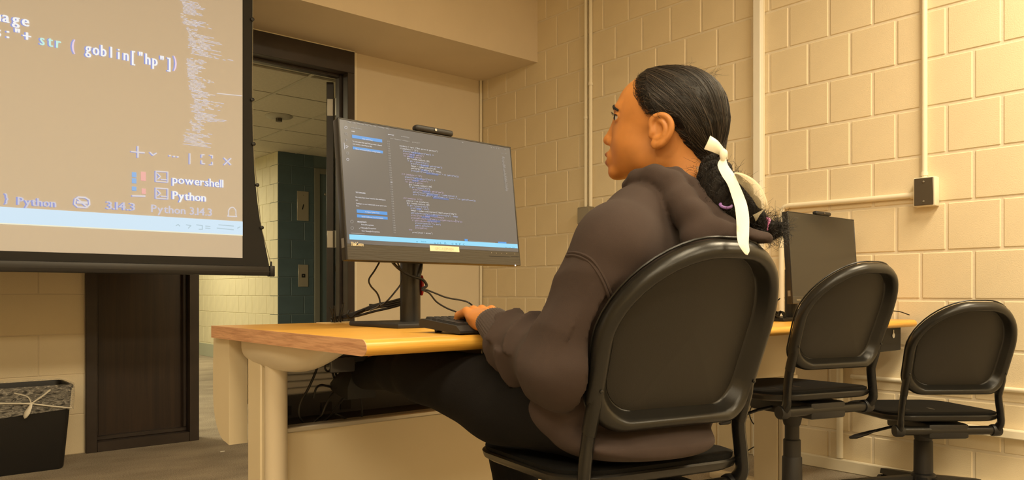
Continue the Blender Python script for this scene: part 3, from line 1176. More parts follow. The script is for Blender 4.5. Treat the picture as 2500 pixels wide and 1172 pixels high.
def monitor(label, x, y, z, W_, H_, tilt, yaw, desk_z, stand_xy, on):
    """x,y,z: lower left front corner"""
    t = thing('desktop_monitor', label, 'monitor', (stand_xy[0], stand_xy[1], desk_z), 0, 'desktop monitors')
    org = Vector((x, y, z))
    d = Vector((math.cos(yaw), math.sin(yaw), 0))
    nb = Vector((-math.sin(yaw), math.cos(yaw), 0))
    up = nb * math.sin(tilt) + Vector((0, 0, math.cos(tilt)))
    bk = d.cross(up) * -1                     # away from the viewer
    MX = Matrix(((d.x, bk.x, up.x), (d.y, bk.y, up.y), (d.z, bk.z, up.z)))
    base = Vector(t.location)

    def mk(b, name, mat, par=t, **k):
        for v in b.bm.verts:
            v.co = org + MX @ v.co - base
        return b.build(name, mat, par, **k)
    ch = .038 if on else .030                     # lower bar
    b = B()
    b.box(0, W_, .003, .026, 0, H_, bev=.004, seg=2)
    b.box(.06, W_ - .06, .026, .046, .05, H_ - .05, bev=.01, seg=2)
    hs = mk(b, 'housing', MT['bezel'])
    mk(B().box(0.002, W_ - .002, 0, .004, 0.0, ch, bev=.0012, seg=1), 'lower_bar', MT['chin'])
    top = .004
    mk(B().box(.004, W_ - .004, .0008, .004, ch, H_ - top), 'display', MT['lcd_on' if on else 'lcd_off'], smooth=False)
    fb = B()
    for (a, c, e, g) in ((0, .004, 0, H_), (W_ - .004, W_, 0, H_), (0, W_, H_ - .004, H_)):
        fb.box(a, c, 0.0, .005, e, g, bev=.0008, seg=1)
    mk(fb, 'bezel', MT['bezel'])
    # camera bar
    c = W_ * .515
    cb_ = B().box(c - .06, c + .06, -.004, .018, H_ + .001, H_ + .017, bev=.007, seg=3)
    wb = mk(cb_, 'webcam_bar', MT['black_soft'])
    mk(B().lathe([(.0035, 0), (.0035, .0015)], (c, -.0042, H_ + .009), Matrix.Rotation(math.radians(90), 3, 'X'), 12), 'lens', MT['steel'], wb)
    # stand
    sx, sy = 0.0, 0.0
    hz = z - desk_z + .14
    B().tube([(0, 0, .008), (0, 0, hz)], .0265, 20).build('stand_column', MT['bezel'], t)
    nk = B()
    mid = org + MX @ Vector((W_ / 2, .046, .14)) - base
    nk.tube([(0, 0, hz - .03), mid], .022, 12)
    nk.build('neck', MT['bezel'], t)
    B().box(-.115, .125, -.125, .115, 0.0, .0115, bev=.003, seg=2).build('stand_base', MT['black_soft'], t)
    # side port on the left flank
    mk(B().box(-.0006, .001, .008, .019, .030, .052), 'side_port', MT['steel'])
    if on:
        ob = B()
        ob.lathe([(.011, 0), (.011, .004)], (.0, .0, .0), None, 16)
        for v in ob.bm.verts:
            v.co = Vector((.021 + v.co.z * 1.2, -.017 + v.co.x * .75, .105 + v.co.y * 2.4))
        ob.build('cable_hole', MT['red'], t)['label'] = 'red rimmed cable hole'
    return t, org, MX, hs, base, d, up, bk


mon1, o1, X1, hs1, base1, du1, up1, bk1 = monitor('lit desktop monitor showing dark code editor on the near desk', .8445, 1.5717, .8894, .54, .3339, .1237, .0356, D1Z, (1.09, 1.69), True)
mon2 = monitor('switched-off desktop monitor standing by the block wall', 2.7237, 1.5442, .7733, .54, .3581, .0636, 0.0, D2Z, (2.985, 1.70), False)
# maker word on the second monitor is too faint to read; a small pale badge remains
b = B().box(.028, .058, -.0006, .0006, .012, .0175)
for v in b.bm.verts:
    v.co = mon2[1] + mon2[2] @ v.co - mon2[4]
b.build('badge', MT['steel'], mon2[0])

# ---- what the lit monitor shows
MT['sc_white'] = EM('display_text', (.80, .78, .82), .75)
MT['sc_blue'] = EM('display_code_blue', (.50, .56, .86), .75)
MT['sc_purple'] = EM('display_code_purple', (.62, .50, .72), .70)
MT['sc_dim'] = EM('display_text_dim', (.42, .39, .36), .75)
MT['sc_btn'] = EM('display_button_blue', (.045, .30, .74), .95)
MT['sc_sel'] = EM('display_selection', (.13, .22, .52), .55)
MT['sc_bar'] = EM('display_taskbar', (.26, .72, .98), .95)
MT['sc_bar2'] = EM('display_taskbar_icon', (.03, .30, .50), .9)
MT['led'] = EM('power_led', (1, .95, .85), 1.5)


def msheet(lift):
    return Sheet(o1, du1, up1, lift)


def on1(sh, name, mat):
    b = B().mesh([v - base1 for v in sh.V], sh.F)
    o = b.build(name, mat, mon1, smooth=False, normals=False)
    o['kind'] = 'stuff'
    return o


tW, tB_, tP, tD, tBtn, tSel, tBar, tIc = msheet(.0004), msheet(.0004), msheet(.0004), msheet(.0003), msheet(.0000), msheet(.0001), msheet(.0001), msheet(.0003)
Z6 = 500 / 1395.0                                    # the big crop the lettering was read from


def q6(x, y):
    return 800 + x * Z6, 260 + y * Z6


def line6(s, x0, x1, y, sh, cap_=12, mono=True, bold=.0003):
    a, b = q6(x0, y)
    c, _ = q6(x1, y)
    sh.textpx(s, a, c, b, cap_ * Z6, mono=mono, bold=bold)


def rect6(sh, x0, y0, x1, y1):
    """rectangle aligned to the display: left/top point and right/bottom point"""
    u0, v0 = sh.uv(*q6(x0, y0))
    u1, v1 = sh.uv(*q6(x1, y1))
    sh.rect(u0, u1, v1, v0)


# code area: text, left edge, right edge, baseline at the left end, main colour
CODE = [
    ('newchoice = input ("What option do you want?")', 489, 748, 271, 'w'),
    ('if (newchoice == "u1"):', 492, 618, 288, 'w'),
    ('player1["mana"] = player1["mana"] -5', 513, 718, 306, 'b'),
    ('print("now all goblins")', 515, 652, 323, 'p'),
    ('for goblin in goblins:', 517, 640, 339, 'p'),
    ('ghit =random.randint(1,100)', 540, 692, 357, 'w'),
    ('if ghit < player1["hity"]:', 543, 688, 373, 'b'),
    ('print("missed goblin"+ goblin["name"])', 566, 778, 392, 'b'),
    ('damage = random.randint(10,20)', 567, 735, 408, 'w'),
    ('goblin["hp"] = goblin["hp"] - damage', 568, 771, 424, 'w'),
    ('print(goblin["name"] + " hit points" + str (goblin["hp"]))', 569, 890, 440, 'b'),
    ('elif (newchoice == "u2"):', 503, 646, 463, 'p'),
    ('player1["mana"] = player1["mana"] -5', 526, 730, 483, 'b'),
    ('print("freeze all goblins")', 527, 682, 499, 'p'),
    ('for goblin in goblins:', 530, 652, 516, 'p'),
    ('ghit =random.randint(1,100)', 552, 708, 535, 'w'),
    ('if ghit < player1["hity"]:', 556, 700, 551, 'b'),
    ('print("freeze goblin"+ goblin["name"])', 579, 788, 569, 'p'),
    ('goblin["frozen"]=goblin["frozen"] + random.randint(1,3)', 580, 880, 586, 'b'),
    ('print ("freeze goblin" + goblin["name"] + " frozen !" + str (goblin["frozen"]))', 582, 1005, 602, 'b'),
    ('elif (newchoice  1="p"):', 515, 648, 627, 'p'),
    ('pchoice = int (newchoice)', 537, 687, 645, 'w'),
    ('ghit =random.randint(1,100)', 539, 692, 661, 'w'),
    ('if ghit < player1["hity"]:', 542, 686, 677, 'b'),
    ('print("player 1 hits")', 565, 690, 695, 'b'),
    ('damage = random.randint(player1["ldmg"],player1["hdmg"])', 566, 875, 711, 'w'),
    ('goblins[pchoice]["hp"] = goblins[pchoice]["hp"] - damage', 567, 886, 728, 'b'),
    ('print("player 1 damage " + str(damage))', 568, 792, 744, 'p'),
    ('print(goblins[pchoice]["name"] + str(goblins[pchoice]["hp"]))', 569, 915, 762, 'p'),
    ('if (goblins[pchoice]["hp"]<=0 :', 573, 752, 779, 'p'),
    ('print(str(pchoice) +"is dead")', 596, 770, 797, 'b'),
    ('goblin_no=(pchoice)', 597, 716, 814, 'b'),
    ('print(goblins)', 598, 678, 830, 'p'),
    ('else:', 553, 580, 843, 'p'),
    ('print("player 1 misses")', 577, 714, 861, 'w'),
]
for s, x0, x1, y, c in CODE:
    line6(s, x0, x1, y, {'w': tW, 'b': tB_, 'p': tP}[c], cap_=10)
for i in (2, 3, 4, 7, 9, 10, 12, 13, 17, 18, 19, 24, 26, 27, 28):
    s, x0, x1, y, c = CODE[i]
    k = x0 + (x1 - x0) * .32
    u0, v0 = tSel.uv(*q6(k, y + 3 + (k - x0) * .165))
    u1, v1 = tSel.uv(*q6(k + (x1 - x0) * .25, y - 11 + (k - x0) * .165))
    tSel.rect(u0, u1, v0, v0 + .0046)
for k in range(39):                                     # line numbers
    y = 237 + k * 16.35
    x = 405 + k * 1.13
    line6(str(113 + k), x, x + 17, y + 4, tD if k != 17 else tW, cap_=9)
# side column
rect6(tBtn, 165, 192, 372, 246)
rect6(tBtn, 170, 272, 377, 320)
rect6(tBtn, 197, 700, 407, 740)
rect6(tBtn, 199, 735, 409, 771)
line6('Run and Debug', 238, 305, 224, tW, 9, False)
line6('Show automatic Python configurations', 190, 358, 293, tW, 9, False)
line6('Configure Python Tests', 255, 352, 721, tW, 9, False)
line6('Install Additional Test Extensions', 232, 378, 754, tW, 9, False)
line6('To customize Run and Debug create a launch', 168, 368, 240, tW, 9, False)
line6('and create a launch.json file.', 170, 302, 258, tW, 9, False)
line6('RUN', 163, 184, 172, tW, 8, False, .0005)
line6('RUN AND DEBUG', 160, 232, 147, tD, 8, False)
line6('TEST EXPLORER', 190, 257, 589, tW, 9, False, .0006)
line6('No tests have been found in this workspace', 190, 394, 621, tW, 9, False)
line6('yet.', 191, 208, 640, tW, 9, False)
line6('Configure a test framework to see your tests', 193, 400, 664, tW, 9, False)
line6('here.', 194, 216, 680, tW, 9, False)
line6('BREAKPOINTS', 203, 264, 789, tW, 9, False, .0006)
line6('Raised Exceptions', 230, 313, 808, tW, 9, False)
line6('Uncaught Exceptions', 230, 330, 830, tW, 9, False)
line6('User Uncaught Exceptions', 232, 355, 851, tW, 9, False)
for x, t_ in ((138, 'File'), (170, 'Edit'), (202, 'Selection'), (255, 'View'), (288, 'Go'), (314, 'Run'), (345, 'Terminal'), (396, 'Help')):
    line6(t_, x, x + 5.0 * len(t_), 108 + (x - 138) * .17, tD, 8, False)
line6('game.py', 410, 452, 192, tW, 9, False)
line6('untitled.py', 500, 556, 206, tD, 9, False)
line6('Users > Documents > workspace >', 425, 556, 220, tD, 8, False)
line6('game.py >', 575, 630, 244, tD, 8, False)


def icon6(pts, w=1.2, closed=False, sh=None):
    sh = sh or tD
    sh.stroke([sh.uv(*q6(a, b)) for a, b in pts], w * .00042, closed)


def ring6(cx, cy, r, sh=None):
    icon6([(cx + r * math.cos(k * math.pi / 5), cy + r * math.sin(k * math.pi / 5)) for k in range(10)], 2, True, sh)


ring6(124, 143, 9, tW)
ring6(126, 184, 7)
icon6([(131, 190), (138, 198)], 2)
icon6([(126, 220), (126, 237), (126, 226), (138, 228)], 2.4)
icon6([(125, 264), (125, 284), (140, 272)], 2.4, True, tW)
icon6([(129, 310), (142, 311), (143, 325), (130, 324)], 2.2, True)
ring6(137, 360, 8, tW)
ring6(165, 784, 10)
ring6(167, 828, 10)
icon6([(112, 248), (115, 290)], 3.0, False, tW)
icon6([(214, 828), (218, 832), (224, 823)], 1.6, False, tW)
icon6([(160, 862), (252, 868)], 2.6)
# overview strip and window buttons
rg = random.Random(5)
for k in range(62):
    y = 342 + k * 3.8
    x = 1185 + k * .45 + rg.uniform(0, 6)
    icon6([(x, y), (x + rg.uniform(3, 16), y + 2)], 1.6)
for x, y in ((1110, 276), (1128, 279), (1145, 282), (1160, 284), (1204, 291)):
    icon6([(x, y), (x + 6, y + 1), (x + 6, y + 7)], 2.0)
icon6([(1183, 317), (1196, 319)], 1.5)
icon6([(1212, 318), (1216, 322)], 3)
icon6([(915, 242), (922, 247)], 4)
icon6([(872, 768), (873, 782)], 1.6, False, tW)
icon6([(706, 540), (708, 554)], 1.6, False, tW)
# task bar and status bar
u0, v0 = tBar.uv(*q6(148, 905))
u1, v1 = tBar.uv(*q6(1296, 975))
vt = tBar.uv(*q6(148, 871))[1]
tBar.rect(u0 + .0005, u1, v0, vt)
rect6(tBtn, 932, 902, 955, 921)
rect6(tBtn, 1160, 920, 1218, 938)
for (x, y, t_) in ((603, 925, 'o'), (726, 935, 'u'), (745, 935, 'v'), (766, 936, 'L'), (796, 938, 'D'), (845, 941, 'C'), (872, 942, 'B'), (896, 944, 'P'), (922, 945, 'C')):
    line6(t_, x, x + 13, y, tIc, 12, False, .0004)
line6('Search', 636, 672, 923, tIc, 8, False)
for x, y in ((1208, 958), (1232, 959), (1258, 958), (1258, 965)):
    icon6([(x, y), (x + 16, y + 1)], 2, False, tIc)
icon6([(962, 914), (1140, 928)], 1.6)
on1(tBtn, 'display_buttons', MT['sc_btn'])
on1(tSel, 'display_selection', MT['sc_sel'])
on1(tBar, 'display_taskbar', MT['sc_bar'])
on1(tW, 'display_text', MT['sc_white'])
on1(tB_, 'display_text', MT['sc_blue'])
on1(tP, 'display_text', MT['sc_purple'])
on1(tD, 'display_text', MT['sc_dim'])
on1(tIc, 'display_icons', MT['sc_bar2'])
# print on the lower bar
MT['logo'] = M('logo_print', (.95, .82, .55), .35)
lg = msheet(.0004)
lg.textpx('ThinkCentre', 857, 888, 600, 10, bold=.0003)
o = on1(lg, 'maker_logo', MT['logo'])
stk = msheet(.0004)
u0, v0 = stk.uv(1050, 612)
u1, v1 = stk.uv(1121, 606)
stk.rect(u0, u1, v0 - .0005, v0 + .0135)
on1(stk, 'asset_sticker', M('asset_sticker', (.86, .76, .55), .6))
stt = msheet(.0007)
stt.textpx('GPC-A23M-004', 1063, 1108, 610, 7)
on1(stt, 'sticker_text', M('sticker_print', (.62, .54, .38), .6))
bt = msheet(.0004)
for a, b_ in ((1200, 617), (1212, 618), (1225, 618.5), (1237, 619), (1257, 620)):
    u, v = bt.uv(a, b_)
    bt.rect(u - .001, u + .001, v - .001, v + .001)
on1(bt, 'button_marks', MT['steel'])
bl = msheet(.0004)
for a, c, b_ in ((1194, 1244, 625), (1248, 1267, 626)):
    u, v = bl.uv(a, b_)
    u2, _ = bl.uv(c, b_)
    bl.rect(u, u2, v - .0006, v + .0006)
on1(bl, 'button_groove', MT['void'])
u, v = bt.uv(1258, 648)
b = B().lathe([(.0022, 0), (.0018, .001)], o1 + du1 * u + up1 * v - bk1 * .0005 - base1, Matrix.Rotation(math.radians(90), 3, 'X'), 12)
b.build('power_led', MT['led'], mon1)

# ------------------------------------------------------------------ keyboard
kx0, kx1, ky0, ky1 = .920, 1.352, 1.243, 1.392
kb = thing('keyboard', 'black desktop keyboard under the typing hand', 'keyboard', ((kx0 + kx1) / 2, (ky0 + ky1) / 2, D1Z))
kc = Vector(kb.location)
prof = [(-.0745, .004), (-.070, .002), (.0745, .012), (.0745, .026), (.066, .030), (-.060, .0185), (-.0745, .008)]
B().prism(prof, 0, -(kx1 - kx0) / 2, (kx1 - kx0) / 2).build('case', MT['black_soft'], kb, angle=25)
MT['key'] = M('key_cap', (.016, .0155, .015), .45)
key_cache = {}


def key(xc, yc, w):
    if w not in key_cache:
        b = B()
        h, d = .0055, .0165
        b.loft([[(-w / 2, -d / 2, 0), (w / 2, -d / 2, 0), (w / 2, d / 2, 0), (-w / 2, d / 2, 0)], [(-w / 2 + .0018, -d / 2 + .0015, h), (w / 2 - .0018, -d / 2 + .0015, h), (w / 2 - .0018, d / 2 - .0022, h), (-w / 2 + .0018, d / 2 - .0022, h)]])
        key_cache[w] = b.data('key', MT['key'], angle=20)
    sl = math.atan2(.0115, .126)
    z = .0185 + (yc + .060) * (.0115 / .126)
    o = link_copy('key', key_cache[w], kb, (xc, yc, z - .0005), (sl, 0, 0))


hw = (kx1 - kx0) / 2
for r_ in range(6):
    yc = -.0475 + r_ * .0195 + (.004 if r_ == 5 else 0)
    x = -hw + .008
    wid = [.0168] * 15
    if r_ == 0:
        wid = [.022, .018, .022, .104, .022, .018, .018, .022]
    elif r_ == 1:
        wid = [.040] + [.0168] * 10 + [.046]
    elif r_ == 2:
        wid = [.030] + [.0168] * 11 + [.038]
    elif r_ == 3:
        wid = [.026] + [.0168] * 12 + [.025]
    for w in wid:
        if x + w > hw - .145 + .02:
            w = max(.01, hw - .145 + .02 - x)
        key(round(x + w / 2, 4), yc, round(w, 4))
        x += w + .0022
        if x > hw - .13:
            break
    for k in range(3):
        if r_ in (1, 2) and k != 1 and r_ == 2:
            continue
        key(hw - .124 + k * .019, yc, .0168)
    for k in range(3):
        key(hw - .062 + k * .019, yc, .0168)
for x in (-hw + .03, hw - .045):
    B().box(x, x + .014, .045, .062, 0.0, .014, bev=.002, seg=1, rot=Matrix.Rotation(-.3, 3, 'X')).build('tilt_foot', MT['black'], kb)


# ------------------------------------------------------------------ cables
def cable(label, pts, r=.0028, mat='cable', n=7, name='cable', group='desk cables'):
    P = spline(pts, n)
    low = min(P, key=lambda q: q.z)
    t = thing(name, label, 'cable', tuple(low), 0, group)
    B().tube([q - low for q in P], r, 7).build('cord', MT[mat], t)
    return t


def cy(y, *px):
    return [on_y(a, b, y) for a, b in px]


grommet = on_z(826, 790, D1Z)
mdl = 1.72
cable('thin cable hanging in a wide bend left of the monitor stand', cy(1.66, (931, 632), (915, 660), (901, 682), (905, 698), (920, 715), (927, 733), (925, 747)) + cy(1.78, (905, 757)), .0022)
cable('thin cable dropping steeply behind the monitor to the bundle', cy(1.66, (970, 640), (981, 668), (980, 690), (965, 712), (944, 736)) + cy(1.76, (925, 750)), .0022)
cable('thick cable curling in front of the monitor stand through the red hole', cy(1.62, (956, 638), (975, 657), (1000, 672), (1030, 682), (1041, 694), (1040, 700), (1030, 704)), .0036)
cable('cable from the stand hole to the far side of the keyboard', cy(1.60, (1030, 706), (1042, 708), (1065, 717), (1092, 727), (1140, 737)) + [on_y(1160, 755, 1.56), Vector((1.16, 1.48, D1Z + .02)), Vector((1.16, 1.397, D1Z + .02))], .0022)
cable('lower cable from the stand hole drooping towards the keyboard', cy(1.60, (1030, 708), (1048, 716), (1066, 737), (1090, 752), (1115, 762), (1140, 773)) + [Vector((1.10, 1.40, D1Z + .02))], .0022)
for k, (a, b, c, d) in enumerate(((728, 745, 764, 780), (733, 748, 769, 784), (738, 752, 766, 782), (742, 760, 774, 786))):
    cable(('topmost', 'second', 'third', 'lowest')[k] + ' strand of the black bundle running from the monitor stand to the desk slot', [on_y(986, a, 1.70), on_y(950, (a + b) / 2 + 1, 1.74), on_y(915, b, 1.80), on_y(870, c - 2, 1.88), on_y(842, d - 10, 1.94), Vector((grommet.x + .005 * k, 1.985, D1Z + .014)), Vector((grommet.x + .004 * k, 1.985, D1Z + .003))], .0034)
cable('loose loop of cable at the front of the black bundle', cy(1.84, (902, 744), (918, 746), (912, 753), (895, 756), (870, 766), (857, 776), (848, 768), (853, 757)), .0026)
tw = thing('cable_tie', 'black tangle of cable ties where the bundle enters the desk', 'cable tie', tuple(Vector((grommet.x, 1.955, D1Z))), 0)
for k in range(6):
    a = k * 1.1
    B().tube([(0.01 * math.cos(a), .01 * math.sin(a) - .0, .004), (.012 * math.cos(a + .5), .012 * math.sin(a + .5), .022), (.018 * math.cos(a + .9), .010 * math.sin(a), .038 + .004 * k)], .0022, 6).build('tie', MT['cable'], tw)
# red plug at the stand
rpz = thing('usb_plug', 'black plug with red band and lead hanging at the monitor stand', 'plug', tuple(on_y(1021, 676, 1.63)), 0)
B().tube([(0, 0, 0), (.006, 0, .022), (.010, 0, .034)], [.0065, .0065, .004], 10).build('plug_body', MT['cable'], rpz)
B().tube([(.010, 0, .034), (.013, 0, .042)], [.004, .003], 8).build('band', MT['red'], rpz)
B().tube([(.013, 0, .042), (.018, 0, .060), (.020, .01, .09)], .0022, 6).build('lead', MT['red'], rpz)
# under the desk
UD = 1.86
cable('cable hanging from the orange outlets in a long loop under the desk', cy(UD, (776, 893), (768, 915), (752, 950), (736, 978), (730, 1000), (732, 1020), (745, 1035), (765, 1036)), .0032)
cable('cable dropping straight from the power strip to the tie under the desk', cy(UD, (806, 884), (812, 910), (820, 935), (822, 948)), .0030)
cable('second cable beside it dropping from the power strip to the tie', cy(UD, (812, 884), (820, 912), (826, 936), (823, 950)), .0030)
cable('short bent cable end sticking out of the tie under the desk', cy(UD, (825, 948), (805, 944), (785, 940), (773, 947), (768, 960), (765, 972)), .0030)
cable('cable running from the tie down into the tray', cy(UD, (824, 948), (810, 965), (796, 988), (786, 1012), (775, 1022), (764, 1034), (775, 1036), (800, 1022), (822, 995), (840, 970)), .0034)
cable('thick black cable rising from the tie to the adapter', cy(1.80, (822, 950), (840, 930), (855, 910), (868, 895)), .0048)
cable('cable looping right of the tie to the desk underside', cy(1.82, (826, 946), (850, 947), (866, 945), (870, 930), (856, 928), (850, 940), (852, 958), (845, 968)), .0034)
cable('thin cable zigzag between the tie and the tray edge', cy(1.83, (822, 952), (835, 968), (850, 962), (868, 940), (872, 920)), .0028)
cable('cable bowing below the tray edge with its return loop', cy(1.82, (818, 1010), (840, 1020), (855, 1033), (870, 1036), (880, 1030), (884, 1005), (880, 975), (874, 955)), .0028)
cable('small cable ring hanging at the power strip', cy(1.88, (795, 888), (794, 900), (801, 907), (807, 900), (806, 888)), .0026)

# second desk clutter
sb = thing('docking_hub', 'flat black hub with cables beside the far monitor', 'hub', (2.835, 1.655, D2Z))
B().box(-.055, .028, -.04, .04, 0, .014, bev=.003, seg=1).build('body', MT['black'], sb)
for k in range(5):
    pts = [(-.05 + .012 * k, -.02 + .012 * (k % 3), .014), (-.07 + .022 * k, .0, .03 + .006 * (k % 2)), (-.03 + .012 * k, .015, .036), (-.01 + .008 * k, .03, .014)]
    B().tube(spline(pts, 5), .0035, 6).build('cable_loop', MT['cable'], sb)
ms = thing('computer_mouse', 'dark grey mouse on the far desk behind the seated person', 'mouse', tuple(on_z(1850, 788, D2Z)))
B().ball((0, 0, .012), (.030, .050, .016)).build('shell', MT['black_soft'], ms)
B().ball((0, .01, .022), (.006, .012, .009)).build('wheel', MT['cable'], ms)
for o_ in [ms]:
    o_.rotation_euler = (0, 0, .5)
    o_.location.z = D2Z + .005
cable('thin lead lying along the block wall on the far desk', [(3.36, 1.66, D2Z + .004), (3.40, 1.55, D2Z + .03), (3.40, 1.45, D2Z + .035), (3.39, 1.39, D2Z + .02)], .0022, group='far desk cables')
cable('looped lead hanging under the far desk', [on_y(1838, 985, 1.9), on_y(1830, 1010, 1.9), on_y(1840, 1035, 1.9), on_y(1862, 1042, 1.9), on_y(1885, 1025, 1.9), on_y(1902, 1000, 1.9)], .0026, group='far desk cables')
cable('lead dropping from the far desk to the floor', [on_y(1876, 990, 2.0), on_y(1866, 1020, 2.0), on_y(1864, 1050, 2.0), on_y(1858, 1078, 2.0), on_y(1826, 1100, 2.0)], .0026, group='far desk cables')
cable('lead joining the far monitor to the hub', [(2.84, 1.70, D2Z + .012), (2.88, 1.74, D2Z + .05), (2.93, 1.72, D2Z + .09)], .0024, group='far desk cables')

# ------------------------------------------------------------------ waste bin with liner
bn = thing('waste_bin', 'black rectangular waste bin with a knotted clear liner', 'waste bin', (.545, 4.185, 0))


def rrect(w, d, r, z, n=5, cx=0, cy_=0):
    pts = []
    for (sx, sy, a0) in ((1, 1, 0), (-1, 1, 90), (-1, -1, 180), (1, -1, 270)):
        for k in range(n + 1):
            a = math.radians(a0 + 90 * k / n)
            pts.append((cx + sx * (w - r) + r * math.cos(a), cy_ + sy * (d - r) + r * math.sin(a), z))
    return pts


rings = [rrect(.178, .115, .03, 0), rrect(.184, .120, .03, .012), rrect(.213, .146, .032, .372), rrect(.219, .152, .034, .374), rrect(.219, .152, .034, .388), rrect(.209, .142, .03, .388), rrect(.205, .138, .03, .36), rrect(.176, .113, .03, .02)]
B().loft(rings, True, True).build('tub', M('bin_black', (.010, .010, .011), .45, bump=.15, bscale=300), bn, angle=40)
m, nt, p_ = new_mat('clear_liner')
p_.inputs['Base Color'].default_value = (.80, .76, .68, 1)
p_.inputs['Roughness'].default_value = .3
p_.inputs['Alpha'].default_value = .34
nn = nt.nodes.new('ShaderNodeTexNoise')
nn.inputs['Scale'].default_value = 11
nn.inputs['Detail'].default_value = 5
nn.inputs['Distortion'].default_value = 2.6
mr = nt.nodes.new('ShaderNodeMapRange')
mr.inputs['From Min'].default_value = .35
mr.inputs['From Max'].default_value = .72
mr.inputs['To Min'].default_value = .03
mr.inputs['To Max'].default_value = .45
nt.links.new(nn.outputs['Fac'], mr.inputs['Value'])
nt.links.new(mr.outputs['Result'], p_.inputs['Alpha'])
bmp = nt.nodes.new('ShaderNodeBump')
bmp.inputs['Strength'].default_value = .8
nt.links.new(nn.outputs['Fac'], bmp.inputs['Height'])
nt.links.new(bmp.outputs['Normal'], p_.inputs['Normal'])
MT['liner'] = m
rg = random.Random(2)
n_ = len(rrect(1, 1, .1, 0, 9))


def liner_ring(w, d, z, amp, swag=0.0):
    base = rrect(w, d, .035, z, 9)
    out = []
    for k, (x, y, zz) in enumerate(base):
        f = 1 + amp * math.sin(k * 2.3) + rg.uniform(-amp, amp)
        dz = 0
        if swag and y < -.10:
            dz = swag * (abs(x - .045) / .2)
        out.append((x * f, y * f, zz - dz + rg.uniform(-.3, .3) * abs(amp)))
    return out


B().loft([liner_ring(.205, .138, .392, .004), liner_ring(.221, .154, .394, .004), liner_ring(.2235, .1565, .378, .006), liner_ring(.2225, .1555, .345, .006), liner_ring(.2195, .1525, .318, .004, .055)], False, False).build('liner', MT['liner'], bn, angle=60)
MT['knot'] = M('liner_knot', (.72, .68, .58), .35)
kn = B()
kn.tube(spline([(-.21, -.150, .338), (-.08, -.156, .330), (.045, -.160, .318)], 6), [.004] * 12 + [.006], 6)
kn.tube(spline([(.045, -.160, .318), (.12, -.158, .300), (.205, -.150, .282)], 6), .0035, 6)
kn.tube(spline([(.045, -.160, .318), (.09, -.157, .350), (.12, -.156, .375)], 6), .004, 6)
kn.tube(spline([(.045, -.160, .318), (.03, -.157, .350), (-.02, -.156, .37)], 6), .003, 6)
kn.tube([(.045, -.162, .320), (.040, -.165, .305), (.028, -.166, .280), (.020, -.165, .262), (.018, -.163, .255)], [.005, .009, .014, .010, .003], 8, flat=.6)
kn.build('knot', MT['knot'], bn, angle=60)
# scrap of paper on the carpet
sp = on_z(543, 1103, 0)
sc_ = tag(B().box(-.012, .012, -.005, .005, 0, .003, bev=.001, seg=1).build('paper_scrap', MT['white']), 'tiny white paper scrap on the carpet by the doorway', 'scrap')
sc_.location = (sp.x, sp.y, 0.0)


# ------------------------------------------------------------------ task chairs
BACK_HW, BACK_H, BACK_RT = .193, .330, .168


def back_outline(n=72):
    """closed outline of the backrest in (w, h), h 0..1 m scaled later"""
    hw, H_ = BACK_HW, BACK_H
    pts = []
    rt, rb = BACK_RT, .070
    # start bottom right, counter-clockwise
    for (cx, cy_, r, a0, a1, ex) in ((hw - rb, rb, rb, -90, 0, 1), (hw - rt, H_ - rt, rt, 0, 90, 1), (-hw + rt, H_ - rt, rt, 90, 180, 1), (-hw + rb, rb, rb, 180, 270, 1)):
        for k in range(13):
            a = math.radians(a0 + (a1 - a0) * k / 12)
            pts.append((cx + r * math.cos(a), cy_ + r * math.sin(a)))
    return pts


BO = back_outline()
LEAN, CURV, FLARE = .24, 1.15, .58


def back_surf(w, h, off):
    """point on the backrest; off>0 is behind (away from the sitter). y forward"""
    y = -.205 - LEAN * h - FLARE * h * h + CURV * w * w
    dyw, dyh = 2 * CURV * w, -LEAN - 2 * FLARE * h
    n = Vector((dyw, -1, dyh)).normalized()          # points backwards
    return Vector((w * (1 - .10 * (1 - h / .352) * 0), y, h)) + n * off


def back_ring(s, off):
    c = (0, .170)
    out = []
    for (w, h) in BO:
        hh = c[1] + (h - c[1]) * s
        ww = w * s * (1 - .05 * max(0, 1 - h / .18))
        out.append(back_surf(ww, hh, off))
    return out


def inset_ring(d, off):
    """ring drawn in from the rim by distance d"""
    return back_ring(1 - d / .2, off)


